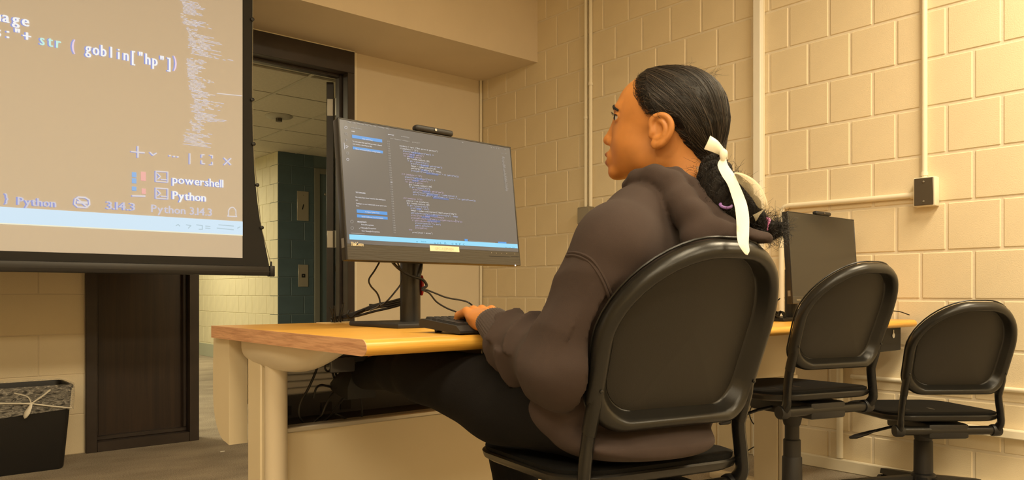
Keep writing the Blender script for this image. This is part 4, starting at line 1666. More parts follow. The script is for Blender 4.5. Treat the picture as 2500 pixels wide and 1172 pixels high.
def build_chair(name, label, seat_z, loc, rotz):
    t = thing(name, label, 'chair', (loc[0], loc[1], 0), rotz, 'task chairs')
    s = seat_z
    ZB = s + .078
    def up(ring):
        return [p + Vector((0, 0, ZB)) for p in ring]
    # rim
    prof = [(.040, -.0165), (.0365, -.0155), (.034, -.010), (.0295, .008), (.0265, .0150), (.0215, .0195), (.014, .0200), (.0065, .0155), (.001, .005), (.0, -.007), (.006, -.014), (.02, -.018)]
    b = B().loft([up(inset_ring(d, o)) for d, o in prof], False, False)
    b.build('backrest', MT['chair'], t, angle=50)
    pb = B().loft([up(inset_ring(.0365, -.0175)), up(inset_ring(.0375, -.0150))] + [up(back_ring(k, -.0140)) for k in (.76, .6, .4, .2, .02)], False, True)
    pb.build('back_panel', MT['chair_panel'], t, angle=50)
    cu = B().loft([up(inset_ring(.018, -.016)), up(inset_ring(.03, -.026))] + [up(back_ring(k, -.030)) for k in (.75, .5, .25, .02)], False, True)
    cu.build('back_cushion', MT['seat'], t, angle=50)
    # bead line round the panel
    B().tube(up(inset_ring(.0, -.0145)), .0026, 6, closed=True).build('piping', MT['chair'], t)
    # side brackets and J-bars
    for sx in (-1, 1):
        hb = .085
        p0 = back_surf(sx * .176, .115, .004) + Vector((0, 0, ZB))
        p1 = back_surf(sx * .172, .058, .006) + Vector((0, 0, ZB))
        p2 = back_surf(sx * .168, .0, .006) + Vector((sx * .004, 0.004, ZB))
        bkp = B().tube([p0, p0.lerp(p1, .5), p1, p2], [.004, .013, .0185, .018], 12, flat=.6, flat_dir=(1, 0, 0))
        br = bkp.build('bracket', MT['chair'], t)
        B().lathe([(.0034, 0), (.0034, .002), (.0015, .003)], back_surf(sx * .168, .082, .0205) + Vector((0, 0, ZB)), Matrix.Rotation(math.radians(90), 3, 'X'), 10).build('rivet', MT['chair_metal'], br)
        hub = Vector((sx * .180, -.150, s - .058))
        bar_ = B().tube(spline([p1, p2, p2.lerp(hub, .55) + Vector((sx * .006, -.012, 0)), hub + Vector((sx * .004, -.022, .028)), hub + Vector((0, 0, 0))], 6), .0165, 12, flat=.62, flat_dir=(1, 0, 0))
        bar_.build('back_bar', MT['chair_metal'], t)
        B().lathe([(.020, -.016), (.022, -.010), (.022, .010), (.020, .016)], hub, Matrix.Rotation(math.radians(90), 3, 'Y'), 18).build('hub_cap', MT['black'], t)
    B().tube([(-.180, -.150, s - .058), (.180, -.150, s - .058)], .0165, 14).build('cross_bar', MT['chair'], t)
    # seat
    def sring(w, d, z, r=.09):
        return [(x, y + .035, z + .012 * max(0, -y / .21)) for x, y, z in rrect(w, d, r, z, 8)]
    B().loft([sring(.200, .205, s - .034), sring(.210, .215, s - .028), sring(.213, .218, s - .016), sring(.210, .215, s - .012)], True, True).build('seat_shell', MT['chair'], t, angle=45)
    B().loft([sring(.207, .212, s - .013), sring(.208, .213, s - .004), sring(.200, .205, s), sring(.14, .15, s - .004), sring(.05, .05, s - .007, .03)], True, True).build('seat', MT['seat'], t, angle=50)
    # tilt box, column, lever
    B().box(-.075, .075, -.165, .13, s - .088, s - .033, bev=.010, seg=2).build('tilt_box', MT['black'], t)
    B().lathe([(.019, .30), (.019, s - .088), (.030, s - .086), (.033, s - .075)], n=20).build('gas_spring', MT['chair_metal'], t)
    B().lathe([(.032, .11), (.034, .13), (.033, .25), (.029, .255), (.029, .31), (.024, .314), (.024, s - .135), (.028, s - .130), (.037, s - .09)], n=20).build('column_cover', MT['black_soft'], t)
    lv = B()
    lv.tube([(-.06, .01, s - .066), (-.12, .03, s - .078), (-.185, .045, s - .098)], .0055, 8)
    lv.build('lever', MT['chair_metal'], t)
    B().tube([(-.165, .04, s - .090), (-.195, .047, s - .102), (-.235, .056, s - .116), (-.258, .061, s - .122)], [.008, .014, .017, .008], 10, flat=.55, flat_dir=(0, 0, 1)).build('lever_paddle', MT['black'], t)
    # five-star base on castors
    B().lathe([(.045, .075), (.047, .085), (.042, .125), (.034, .13)], n=20).build('hub', MT['black'], t)
    for k in range(5):
        a = math.radians(90 + 72 * k)
        R_ = Matrix.Rotation(a, 3, 'Z')
        lg_ = B()
        lg_.loft([[R_ @ Vector(q) for q in ((.03, -.022, .078), (.03, .022, .078), (.03, .018, .118), (.03, -.018, .118))], [R_ @ Vector(q) for q in ((.17, -.020, .068), (.17, .020, .068), (.17, .016, .098), (.17, -.016, .098))], [R_ @ Vector(q) for q in ((.29, -.016, .060), (.29, .016, .060), (.29, .012, .080), (.29, -.012, .080))]])
        leg = lg_.build('base_leg', MT['black'], t)
        cs = B()
        c = R_ @ Vector((.285, 0, .0275))
        for q in (-.013, .013):
            off = R_ @ Vector((0, q, 0))
            cs.lathe([(.020, -.009), (.0275, -.006), (.0275, .006), (.020, .009)], c + off, R_ @ Matrix.Rotation(math.radians(90), 3, 'X'), 16)
        cs.tube([c, c + Vector((0, 0, .04))], .006, 8)
        cs.build('caster', MT['black'], leg)
    return t


CH1 = build_chair('task_chair', 'charcoal task chair the person in the brown hoodie sits on', .491, (1.184, 1.070), math.radians(-13))
CH2 = build_chair('task_chair', 'empty charcoal task chair facing the switched-off monitor', .494, (2.445, 1.39), math.radians(-17))
CH3 = build_chair('task_chair', 'empty charcoal task chair set low beside the block wall', .374, (3.10, 1.22), math.radians(-38))
# ------------------------------------------------------------------ modelling by distance fields
def smin(a, b, k):
    h = np.clip(0.5 + 0.5 * (b - a) / k, 0, 1)
    return b * (1 - h) + a * h - k * h * (1 - h)


def smax(a, b, k):
    return -smin(-a, -b, k)


def ell(P, c, r, R=None):
    q = P - np.asarray(c, np.float32)
    if R is not None:
        q = q @ np.asarray(R, np.float32)          # columns of R are the local axes
    r = np.asarray(r, np.float32)
    k0 = np.sqrt(((q / r) ** 2).sum(-1)) + 1e-9
    k1 = np.sqrt(((q / (r * r)) ** 2).sum(-1)) + 1e-9
    return k0 * (k0 - 1) / k1


def cone(P, a, b, ra, rb):
    a = np.asarray(a, np.float32)
    b = np.asarray(b, np.float32)
    ab = b - a
    t = np.clip(((P - a) @ ab) / (ab @ ab), 0, 1)
    q = P - (a + t[..., None] * ab)
    return np.sqrt((q * q).sum(-1)) - (ra + (rb - ra) * t)


def chain(P, pts, rad, k=0.01):
    d = None
    for i in range(len(pts) - 1):
        e = cone(P, pts[i], pts[i + 1], rad[i], rad[i + 1])
        d = e if d is None else smin(d, e, k)
    return d


def surface_nets(fn, lo, hi, h):
    """polygonise fn(P)=0 on a grid; returns verts (n,3) and quads"""
    lo = np.asarray(lo, np.float32)
    hi = np.asarray(hi, np.float32)
    n = np.ceil((hi - lo) / h).astype(int) + 1
    ax = [lo[i] + h * np.arange(n[i], dtype=np.float32) for i in range(3)]
    vals = np.empty(n, np.float32)
    step = max(1, int(400000 // (n[1] * n[2])))
    for i in range(0, n[0], step):
        X, Y, Z = np.meshgrid(ax[0][i:i + step], ax[1], ax[2], indexing='ij')
        vals[i:i + step] = fn(np.stack([X, Y, Z], -1))
    s = vals < 0
    c = [s[i:n[0] - 1 + i, j:n[1] - 1 + j, k:n[2] - 1 + k] for i in (0, 1) for j in (0, 1) for k in (0, 1)]
    cnt = sum(x.astype(np.int8) for x in c)
    mask = (cnt > 0) & (cnt < 8)
    idx = np.argwhere(mask)
    vid = -np.ones(mask.shape, np.int64)
    vid[mask] = np.arange(len(idx))
    corners = np.array([(i, j, k) for i in (0, 1) for j in (0, 1) for k in (0, 1)])
    cv = np.stack([vals[idx[:, 0] + a, idx[:, 1] + b, idx[:, 2] + cc] for a, b, cc in corners], 1)
    acc = np.zeros((len(idx), 3), np.float32)
    num = np.zeros(len(idx), np.float32)
    for p in range(8):
        for q in range(p + 1, 8):
            df = corners[q] - corners[p]
            if abs(df).sum() != 1:
                continue
            va, vb = cv[:, p], cv[:, q]
            m = (va < 0) != (vb < 0)
            t = np.where(m, va / np.where(m, va - vb, 1), 0)
            acc += np.where(m[:, None], corners[p] + t[:, None] * df, 0)
            num += m
    V = lo + h * (idx + acc / num[:, None])
    Q = []
    for a in range(3):
        b, c2 = (a + 1) % 3, (a + 2) % 3
        sl0 = [slice(None)] * 3
        sl1 = [slice(None)] * 3
        sl0[a] = slice(0, n[a] - 1)
        sl1[a] = slice(1, n[a])
        e = s[tuple(sl0)] != s[tuple(sl1)]
        ii = np.argwhere(e)
        ok = (ii[:, b] > 0) & (ii[:, c2] > 0) & (ii[:, b] < n[b] - 1) & (ii[:, c2] < n[c2] - 1)
        ii = ii[ok]
        if not len(ii):
            continue
        inside = s[ii[:, 0], ii[:, 1], ii[:, 2]]
        def g(db, dc):
            j = ii.copy()
            j[:, b] -= db
            j[:, c2] -= dc
            return vid[j[:, 0], j[:, 1], j[:, 2]]
        q = np.stack([g(1, 1), g(0, 1), g(0, 0), g(1, 0)], 1)
        q[~inside] = q[~inside][:, ::-1]
        Q.append(q)
    return V, np.concatenate(Q)


def smooth_mesh(V, Q, it=2, lam=0.5):
    e = np.concatenate([Q[:, [0, 1]], Q[:, [1, 2]], Q[:, [2, 3]], Q[:, [3, 0]]])
    e = np.concatenate([e, e[:, ::-1]])
    deg = np.bincount(e[:, 0], minlength=len(V)).astype(np.float32)[:, None]
    for _ in range(it):
        A = np.zeros_like(V)
        for k in range(3):
            A[:, k] = np.bincount(e[:, 0], weights=V[e[:, 1], k], minlength=len(V))
        V = V + lam * (A / deg - V)
    return V


def np_mesh(name, parts, mat, parent, attrs=None):
    """parts: list of (V, Q)"""
    V = np.concatenate([p[0] for p in parts])
    off = np.cumsum([0] + [len(p[0]) for p in parts[:-1]])
    Q = np.concatenate([p[1] + o for p, o in zip(parts, off)])
    me = bpy.data.meshes.new(name)
    me.vertices.add(len(V))
    me.vertices.foreach_set('co', V.astype(np.float32).ravel())
    me.loops.add(Q.size)
    me.polygons.add(len(Q))
    me.loops.foreach_set('vertex_index', Q.astype(np.int32).ravel())
    me.polygons.foreach_set('loop_start', np.arange(0, Q.size, 4, dtype=np.int32))
    me.update(calc_edges=True)
    me.validate()
    me.polygons.foreach_set('use_smooth', np.ones(len(me.polygons), bool))
    if attrs:
        for k, a in attrs.items():
            if a.ndim == 1:
                at_ = me.attributes.new(k, 'FLOAT', 'POINT')
                at_.data.foreach_set('value', a.astype(np.float32))
            else:
                at_ = me.attributes.new(k, 'FLOAT_VECTOR', 'POINT')
                at_.data.foreach_set('vector', a.astype(np.float32).ravel())
    me.materials.append(mat)
    o = bpy.data.objects.new(name, me)
    COL.objects.link(o)
    o.parent = parent
    return o


def march(px, py, fn, z0, z1, n=160):
    """first crossing of fn along the view of a photo pixel between two depths"""
    ts = np.linspace(z0, z1, n)
    P = np.array([at(px, py, t) for t in ts], np.float32)
    d = fn(P)
    k = np.argmax(d < 0)
    if not (d < 0).any():
        k = int(np.argmin(d))
    return Vector(P[k].tolist()), ts[k]


# ------------------------------------------------------------------ the person
HO = np.array([1.2164, 0.961, 1.126], np.float32)          # between the ears
fa = math.radians(114.0)                                    # facing, seen from above
pit = math.radians(5)
fv = np.array([math.cos(fa) * math.cos(pit), math.sin(fa) * math.cos(pit), math.sin(pit)], np.float32)
lv_ = np.array([-math.sin(fa), math.cos(fa), 0], np.float32)
uv_ = np.cross(fv, lv_)
HR = np.stack([fv, lv_, uv_], 1)                            # columns: forward, left, up


def to_head(P):
    return (P - HO) @ HR


def from_head(p):
    return Vector((HO + HR @ np.asarray(p, np.float32)).tolist())


def sdf_skull(q):
    d = ell(q, (-.009, 0, .041), (.096, .073, .084))
    d = smin(d, ell(q, (.036, 0, .052), (.066, .062, .062)), .03)
    d = smin(d, ell(q, (.045, 0, -.008), (.063, .056, .072)), .03)
    return d


def sdf_head(q):
    """head and neck in head axes (forward, left, up)"""
    a = q.copy()
    a[..., 1] = np.abs(a[..., 1])
    d = sdf_skull(q)
    d = smin(d, ell(q, (.046, 0, -.048), (.061, .047, .040)), .025)
    d = smin(d, ell(a, (.012, .042, -.046), (.034, .016, .032)), .022)
    d = smin(d, ell(q, (.0955, 0, -.076), (.0165, .021, .0145)), .018)
    d = smin(d, ell(a, (.058, .034, -.018), (.032, .022, .030)), .02)
    d = smin(d, ell(a, (.086, .022, .047), (.014, .020, .008)), .016)
    # eye hollow
    d = smax(d, -ell(a, (.110, .043, .029), (.022, .022, .0125)), .012)
    d = smin(d, cone(q, (.099, 0, .034), (.1165, 0, -.006), .0075, .0100), .012)
    d = smin(d, ell(q, (.1165, 0, -.011), (.0125, .0105, .0095)), .006)
    d = smin(d, ell(a, (.1075, .0125, -.0165), (.0095, .0065, .0075)), .006)
    d = smax(d, -ell(a, (.1125, .0065, -.0235), (.0065, .0035, .003)), .003)
    # mouth
    d = smin(d, ell(q, (.104, 0, -.048), (.0115, .024, .016)), .012)
    d = smin(d, ell(q, (.1125, 0, -.0405), (.0095, .019, .0058)), .005)
    d = smin(d, ell(q, (.1105, 0, -.0570), (.0095, .0175, .0066)), .005)
    d = smax(d, -ell(q, (.120, 0, -.0485), (.010, .021, .0016)), .0025)
    # lids
    d = smin(d, ell(a, (.0855, .033, .0285), (.0145, .0165, .0135)), .004)
    d = smax(d, -ell(a, (.0985, .0425, .0275), (.0125, .0125, .0056)), .002)
    # neck
    d = smin(d, cone(q, (-.030, 0, -.02), (-.062, 0, -.20), .050, .056), .03)
    # ear (left only has to be seen, both are built)
    def E(f, u, o=0.0):
        return (f * .86 - .002, .0775 + .13 * max(0, .020 - f) + o, u * .88 - .011)
    shp = a.shape[:-1]
    flat = a.reshape(-1, 3)
    sel = np.flatnonzero((flat[:, 1] > .052) & (np.abs(flat[:, 0] + .008) < .055) & (np.abs(flat[:, 2] + .006) < .062))
    if len(sel):
        b = flat[sel]
        hp = [E(.006, .000), E(.012, .012), E(.013, .024), E(.006, .034), E(-.008, .038), E(-.022, .034), E(-.032, .023), E(-.035, .009), E(-.031, -.005), E(-.023, -.016), E(-.013, -.026)]
        hs_ = [tuple(v) for v in spline(hp, 3)]
        e = chain(b, hs_, [float(np.interp(i / (len(hs_) - 1), (0, .12, .3, .7, .9, 1), (.0030, .0042, .0048, .0047, .0048, .0056))) for i in range(len(hs_))], .004)
        e = smin(e, ell(b, E(-.002, -.0225, -.002), (.0105, .0055, .0105)), .006)
        an = [tuple(v) for v in spline([E(-.004, .027, -.002), E(-.015, .022, .0005), E(-.022, .009, .001), E(-.019, -.004, .0005), E(-.010, -.011, -.001), E(.000, -.012, -.002)], 3)]
        e = smin(e, chain(b, an, [.0036] * len(an), .004), .0035)
        e = smin(e, ell(b, E(.0115, -.002, .0005), (.0050, .0045, .0080)), .005)
        e = smin(e, ell(b, E(-.011, .006, -.0065), (.022, .0060, .028)), .004)
        fd = d.reshape(-1).copy()
        fd[sel] = smin(fd[sel], e, .006)
        d = fd.reshape(shp)
    return d


hu = np.array([-.20, -.055, -.025, 0.0, .020, .026, .053, .081, .109, .20], np.float32)
hf = np.array([-.075, -.052, -.040, -.034, -.012, .024, .043, .0545, .060, .056], np.float32)


def hairline(q):
    """negative where hair grows"""
    u = q[..., 2]
    lim = np.interp(u, hu, hf).astype(np.float32)
    lim = lim + .014 * (1 - np.clip(np.abs(q[..., 1]) / .055, 0, 1)) * np.clip((u - .06) / .04, 0, 1)
    wig = .0022 * np.sin(u * 310 + q[..., 1] * 90) + .0016 * np.sin(u * 720)
    return q[..., 0] - lim - wig


def sdf_hair(q):
    d = sdf_skull(q)
    thick = .0085 + .004 * np.clip(-q[..., 0] / .08, 0, 1)
    d = d - thick
    d = smin(d, cone(q, (-.070, 0, -.005), (-.102, 0, -.052), .052, .022), .03)
    d = smin(d, cone(q, (-.045, 0, -.02), (-.090, 0, -.058), .050, .020), .02)
    # shallow comb grooves that run back to the tie
    w = q - np.array([-.102, 0, -.056], np.float32)
    ph = np.arctan2(w[..., 1], w[..., 2] + .35 * w[..., 0] + 1e-6)
    d = d + .0003 * np.sin(ph * 34 + 3 * np.sin(ph * 9))
    # thin out to the skin at the hairline
    g = hairline(q)
    d = d + .0085 * np.clip((g + .026) / .026, 0, 1)
    return smax(d, g - .004, .004)


CH_R = np.array(Matrix.Rotation(CH1.rotation_euler[2], 3, 'Z'), np.float32)
CH_C = np.array([CH1.location.x, CH1.location.y, 0], np.float32)


def behind_chair(P, seat_z=.491, gap=.034):
    """positive behind the padded face of the occupied chair's backrest"""
    q = (P - CH_C) @ CH_R
    hr = q[..., 2] - (seat_z + .078)
    h = np.clip(hr, 0, .36)
    hp = h
    yb = -.205 - LEAN * h - FLARE * hp * hp + CURV * np.clip(q[..., 0], -.2, .2) ** 2
    # free above the top edge, where the hood hangs over
    aw = np.abs(q[..., 0])
    arch = np.where(aw < BACK_HW, BACK_H - BACK_RT + np.sqrt(np.maximum(BACK_RT ** 2 - np.maximum(aw - (BACK_HW - BACK_RT), 0) ** 2, 0)), -.2)
    top = np.clip((q[..., 2] - (seat_z + .078 + arch + .006)) / .015, 0, 1)
    low = np.clip(-hr / .03, 0, 1)
    return (yb + gap) - q[..., 1] - top * .4 - low * .055


# ---- seated figure, room axes
SHL, SHR = (1.020, .915, .888), (1.330, .960, .892)
ELL_, ELR = (.968, .998, .676), (1.410, 1.020, .700)
WRL, WRR = (.982, 1.212, .752), (1.265, 1.125, .688)
NB = np.array(from_head((-.058, 0, -.165)))


def sdf_core(P):
    """body under the clothes"""
    d = ell(P, (1.15, 1.0, .61), (.140, .085, .08))
    d = smin(d, ell(P, (1.15, .935, .76), (.14, .095, .17)), .06)
    d = smin(d, cone(P, SHL, SHR, .05, .05), .06)
    d = smin(d, cone(P, (1.17, .92, .92), NB, .055, .050), .05)
    for s_, e_, w_ in ((SHL, ELL_, WRL), (SHR, ELR, WRR)):
        d = smin(d, cone(P, s_, e_, .042, .036), .02)
        d = smin(d, cone(P, e_, w_, .034, .023), .012)
    return smax(d, behind_chair(P, gap=.075), .01)


skin_parts = []
V, Q = surface_nets(sdf_head, (-.15, -.110, -.20), (.14, .110, .14), .0019)
V = smooth_mesh(V, Q, 1, .4)
Hh = V.copy()
V = (HO + V @ HR.T).astype(np.float32)
skin_parts.append((V, Q))
V2, Q2 = surface_nets(sdf_core, (.86, .80, .48), (1.50, 1.30, 1.06), .012)
skin_parts.append((V2, Q2))

# left hand: palm down on the keys, fingers bent
HF = Vector((.22, .955, .16)).normalized()
HXv = Vector((.965, -.262, 0)).normalized()                # towards the thumb
HZ = HXv.cross(HF).normalized()
HW = Vector(WRL)


def hp_(a, b, c):
    """hand axes: a to the thumb, b to the fingers, c up"""
    return tuple(HW + HXv * a + HF * b + HZ * c)


FINGERS = [(-.030, .070, (.034, .021, .018), .0086, .10), (-.0105, .080, (.040, .025, .020), .0094, .04), (.0105, .084, (.042, .027, .021), .0097, .0), (.031, .080, (.038, .024, .020), .0095, -.06)]


def sdf_hand(P, right=False):
    f = (lambda a, b, c: hp_(a, b, c))
    d = cone(P, f(0, -.05, -.008), f(0, .012, 0), .0235, .0225)
    R_ = np.array([HXv, HF, HZ], np.float32).T
    d = smin(d, ell(P, f(0.0, .040, .006), (.041, .050, .0155), R_), .018)
    d = smin(d, ell(P, f(-.024, .035, -.006), (.014, .034, .013), R_), .012)
    for (x, kb_, ln, r, sp) in FINGERS:
        k = f(x, kb_, .012)
        a1, a2, a3 = -.42, -1.10, -1.50
        p0 = (x, kb_)
        b1 = kb_ + ln[0] * math.cos(a1)
        c1 = .012 + ln[0] * math.sin(a1)
        b2 = b1 + ln[1] * math.cos(a2)
        c2 = c1 + ln[1] * math.sin(a2)
        b3 = b2 + ln[2] * math.cos(a3)
        c3 = c2 + ln[2] * math.sin(a3)
        x1 = x - sp * ln[0]
        x2 = x1 - sp * ln[1]
        fd = chain(P, [f(x, kb_ - .03, .001), k, f(x1, b1, c1), f(x2, b2, c2), f(x2, b3, c3)], [r * .9, r * 1.12, r, r * .92, r * .80], .004)
        d = smin(d, fd, .004)
    th = chain(P, [f(.026, .012, -.006), f(.046, .042, -.012), f(.052, .070, -.022), f(.046, .092, -.030)], [.014, .0115, .0098, .0082], .006)
    d = smin(d, th, .008)
    return d


V3, Q3 = surface_nets(sdf_hand, np.array(WRL) - (.08, .07, .07), np.array(WRL) + (.11, .16, .06), .0022)
V3 = smooth_mesh(V3, Q3, 1, .4)
skin_parts.append((V3, Q3))
# right hand mirrors it beyond the torso
V4 = V3 - np.array(WRL, np.float32)
mir = np.array([[-1, 0, 0], [0, 1, 0], [0, 0, 1]], np.float32)
V4 = V4 @ mir.T + np.array(WRR, np.float32)
skin_parts.append((V4, Q3[:, ::-1]))

# skin material with lip and brow tint stored on the mesh
m, nt, p_ = new_mat('skin')
L = nt.links
at_n = nt.nodes.new('ShaderNodeAttribute')
at_n.attribute_name = 'lip'
mixc = nt.nodes.new('ShaderNodeMix')
mixc.data_type = 'RGBA'
mixc.inputs['A'].default_value = (.56, .225, .055, 1)
mixc.inputs['B'].default_value = (.33, .125, .060, 1)
L.new(at_n.outputs['Fac'], mixc.inputs['Factor'])
nz = nt.nodes.new('ShaderNodeTexNoise')
nz.inputs['Scale'].default_value = 26
nz.inputs['Detail'].default_value = 4
tcn = nt.nodes.new('ShaderNodeTexCoord')
L.new(tcn.outputs['Object'], nz.inputs['Vector'])
hs = nt.nodes.new('ShaderNodeHueSaturation')
mrn = nt.nodes.new('ShaderNodeMapRange')
mrn.inputs['From Min'].default_value = .3
mrn.inputs['From Max'].default_value = .7
mrn.inputs['To Min'].default_value = .92
mrn.inputs['To Max'].default_value = 1.08
L.new(nz.outputs['Fac'], mrn.inputs['Value'])
L.new(mrn.outputs['Result'], hs.inputs['Value'])
L.new(mixc.outputs['Result'], hs.inputs['Color'])
L.new(hs.outputs['Color'], p_.inputs['Base Color'])
p_.inputs['Roughness'].default_value = .5
p_.inputs['Subsurface Weight'].default_value = .12
p_.inputs['Subsurface Radius'].default_value = (.012, .005, .003)
p_.inputs['Subsurface Scale'].default_value = .6
nb_ = nt.nodes.new('ShaderNodeTexNoise')
nb_.inputs['Scale'].default_value = 900
L.new(tcn.outputs['Object'], nb_.inputs['Vector'])
bp_ = nt.nodes.new('ShaderNodeBump')
bp_.inputs['Strength'].default_value = .12
bp_.inputs['Distance'].default_value = .001
L.new(nb_.outputs['Fac'], bp_.inputs['Height'])
L.new(bp_.outputs['Normal'], p_.inputs['Normal'])
MT['skin'] = m
m_hand = m.copy()

person = thing('person', 'seated person in a dark brown hoodie with a white ribbon in tied-back hair', 'person', (1.15, 1.0, 0.0))
PER_OFF = -Vector(person.location)


def pz(o):
    """children of the person are modelled in room axes"""
    o.location = PER_OFF
    o.parent = person
    return o


nn_ = len(skin_parts[0][0]) + len(V2) + len(V3) + len(V4)
lip = np.zeros(nn_, np.float32)
dl = np.minimum(ell(Hh, (.1135, 0, -.0405), (.0105, .0205, .0064)), ell(Hh, (.1115, 0, -.0570), (.0105, .019, .0072)))
lip[:len(Hh)] = np.clip(.5 - dl / .002, 0, 1)
pz(np_mesh('body', skin_parts, MT['skin'], person, {'lip': lip}))

# eyes, lashes, brows
MT['eye_white'] = M('eye_white', (.60, .52, .45), .25)
MT['iris'] = M('iris', (.010, .006, .004), .12)
MT['hair'] = None
MT['brow'] = M('eyebrow_hair', (.010, .007, .006), .7, bump=.8, bscale=900)
for s_ in (1, -1):
    ec = np.array([.0835, s_ * .0335, .0278])
    eb = pz(B().ball(from_head(ec), .0136, None, 20, 14).build('eye', MT['eye_white']))
    ir = from_head(ec + np.array([.0100, s_ * .0030, 0]))
    irb = B().ball(ir, (.0052, .0058, .0058), None, 16, 10).build('iris', MT['iris'])
    irb.parent = eb
    # brow: a tapered strip that follows the ridge
    pts, rad = [], []
    for k in range(9):
        t = k / 8
        l = s_ * (.012 + .036 * t)
        u = .0520 + .0035 * math.sin(math.pi * t) - .0125 * t ** 1.6
        f = .13
        while f > .03 and float(sdf_head(np.array([[f, l, u]], np.float32))[0]) > 0:
            f -= .0006
        pts.append(from_head((f, l, u)))
        rad.append(.0046 * (1 - .62 * t) + .0006)
    pz(B().tube(pts, rad, 8).build('eyebrow', MT['brow']))
    lp = []
    for k in range(7):
        t = k / 6
        l = s_ * (.0225 + .0255 * t)
        f = .0990 - .0105 * t * t + .0010
        u = .0285 + .0058 * math.sin(math.pi * (.15 + .75 * t))
        lp.append(from_head((f, l, u)))
    ls = B().tube(lp, [.0008, .0013, .0015, .0016, .0016, .0014, .0008], 6)
    for k in range(1, 7):
        a = lp[k]
        o_ = np.array([.0085, s_ * .003 * (k / 6), .0035])
        ls.tube([a, a + Vector((HR @ (o_ * .55)).tolist()), a + Vector((HR @ (o_ + np.array([0, 0, .002]))).tolist())], [.0005, .0004, .0002], 4)
    pz(ls.build('eyelashes', MT['brow']))

# nails on the seen hand
nl = B()
for (x, kb_, ln, r, sp) in FINGERS:
    a1, a2, a3 = -.42, -1.10, -1.50
    b3 = kb_ + ln[0] * math.cos(a1) + ln[1] * math.cos(a2) + ln[2] * .75 * math.cos(a3)
    c3 = .012 + ln[0] * math.sin(a1) + ln[1] * math.sin(a2) + ln[2] * .75 * math.sin(a3)
    p = Vector(hp_(x - sp * (ln[0] + ln[1]), b3 + r * .70, c3))
    nl.ball(p, (.0042, .0025, .0058), None, 10, 6)
pz(nl.build('nails', M('nail', (.62, .38, .26), .3)))

# ---- hair
m, nt, p_ = new_mat('hair_combed')
L = nt.links
an = nt.nodes.new('ShaderNodeAttribute')
an.attribute_name = 'strand'
n1 = nt.nodes.new('ShaderNodeTexNoise')
n1.inputs['Scale'].default_value = 1.0
n1.inputs['Detail'].default_value = 6
n1.inputs['Roughness'].default_value = .7
L.new(an.outputs['Vector'], n1.inputs['Vector'])
mx = nt.nodes.new('ShaderNodeMix')
mx.data_type = 'RGBA'
mx.inputs['A'].default_value = (.0055, .0050, .0052, 1)
mx.inputs['B'].default_value = (.026, .019, .014, 1)
mr = nt.nodes.new('ShaderNodeMapRange')
mr.inputs['From Min'].default_value = .42
mr.inputs['From Max'].default_value = .72
L.new(n1.outputs['Fac'], mr.inputs['Value'])
L.new(mr.outputs['Result'], mx.inputs['Factor'])
L.new(mx.outputs['Result'], p_.inputs['Base Color'])
p_.inputs['Roughness'].default_value = .42
p_.inputs['Specular IOR Level'].default_value = .26
bp_ = nt.nodes.new('ShaderNodeBump')
bp_.inputs['Strength'].default_value = .8
bp_.inputs['Distance'].default_value = .002
ae = nt.nodes.new('ShaderNodeAttribute')
ae.attribute_name = 'edge'
n3 = nt.nodes.new('ShaderNodeTexNoise')
n3.inputs['Scale'].default_value = 620
n3.inputs['Detail'].default_value = 3
t3 = nt.nodes.new('ShaderNodeTexCoord')
L.new(t3.outputs['Object'], n3.inputs['Vector'])
m3 = nt.nodes.new('ShaderNodeMath')
m3.operation = 'MULTIPLY_ADD'
m3.inputs[1].default_value = 4.0
m3.inputs[2].default_value = -2.2
L.new(n3.outputs['Fac'], m3.inputs[0])
a3 = nt.nodes.new('ShaderNodeMath')
a3.operation = 'ADD'
a3.use_clamp = True
L.new(m3.outputs[0], a3.inputs[0])
L.new(ae.outputs['Fac'], a3.inputs[1])
L.new(a3.outputs[0], p_.inputs['Alpha'])
L.new(n1.outputs['Fac'], bp_.inputs['Height'])
L.new(bp_.outputs['Normal'], p_.inputs['Normal'])
MT['hair'] = m
V, Q = surface_nets(sdf_hair, (-.16, -.11, -.11), (.10, .11, .16), .0024)
w = V - np.array([-.102, 0, -.056], np.float32)
ph = np.arctan2(w[:, 1], w[:, 2] + .35 * w[:, 0] + 1e-6)
al = np.sqrt((w * w).sum(1))
edge = np.clip(-hairline(V) / .011, 0, 3)
strand = np.stack([np.cos(ph) * 75, np.sin(ph) * 75, al * 14], 1)
hair = pz(np_mesh('hair', [((HO + V @ HR.T).astype(np.float32), Q)], MT['hair'], person, {'strand': strand, 'edge': edge}))
MT['strand'] = M('loose_strand', (.010, .008, .007), .45)


def loose(name, roots, n, length, r=.00032, curl=.012, bias=(0, 0, 0), seed=1, parent=None, seg=6):
    """fuzz of single hairs: roots = list of (point, spread radius)"""
    rg = random.Random(seed)
    b = B()
    for i in range(n):
        c, sp = roots[rg.randrange(len(roots))]
        d = Vector((rg.gauss(0, 1), rg.gauss(0, 1), rg.gauss(0, 1))).normalized()
        p = c + d * sp * rg.uniform(.4, 1)
        v = (d + Vector(bias)).normalized() * length * rg.uniform(.4, 1.2) / seg
        axq = Vector((rg.gauss(0, 1), rg.gauss(0, 1), rg.gauss(0, 1))).normalized()
        rq = Matrix.Rotation(rg.uniform(.2, .9) * curl * 20, 3, axq)
        P_ = [p]
        for k in range(seg):
            v = rq @ v
            p = p + v
            P_.append(p)
        b.tube(P_, [r * (1 - .6 * k / seg) for k in range(seg + 1)], 3, cap=False)
    o = b.build(name, MT['strand'], None, normals=False)
    o['kind'] = 'stuff'
    if parent is not None:
        o.parent = parent
    else:
        pz(o)
    return o


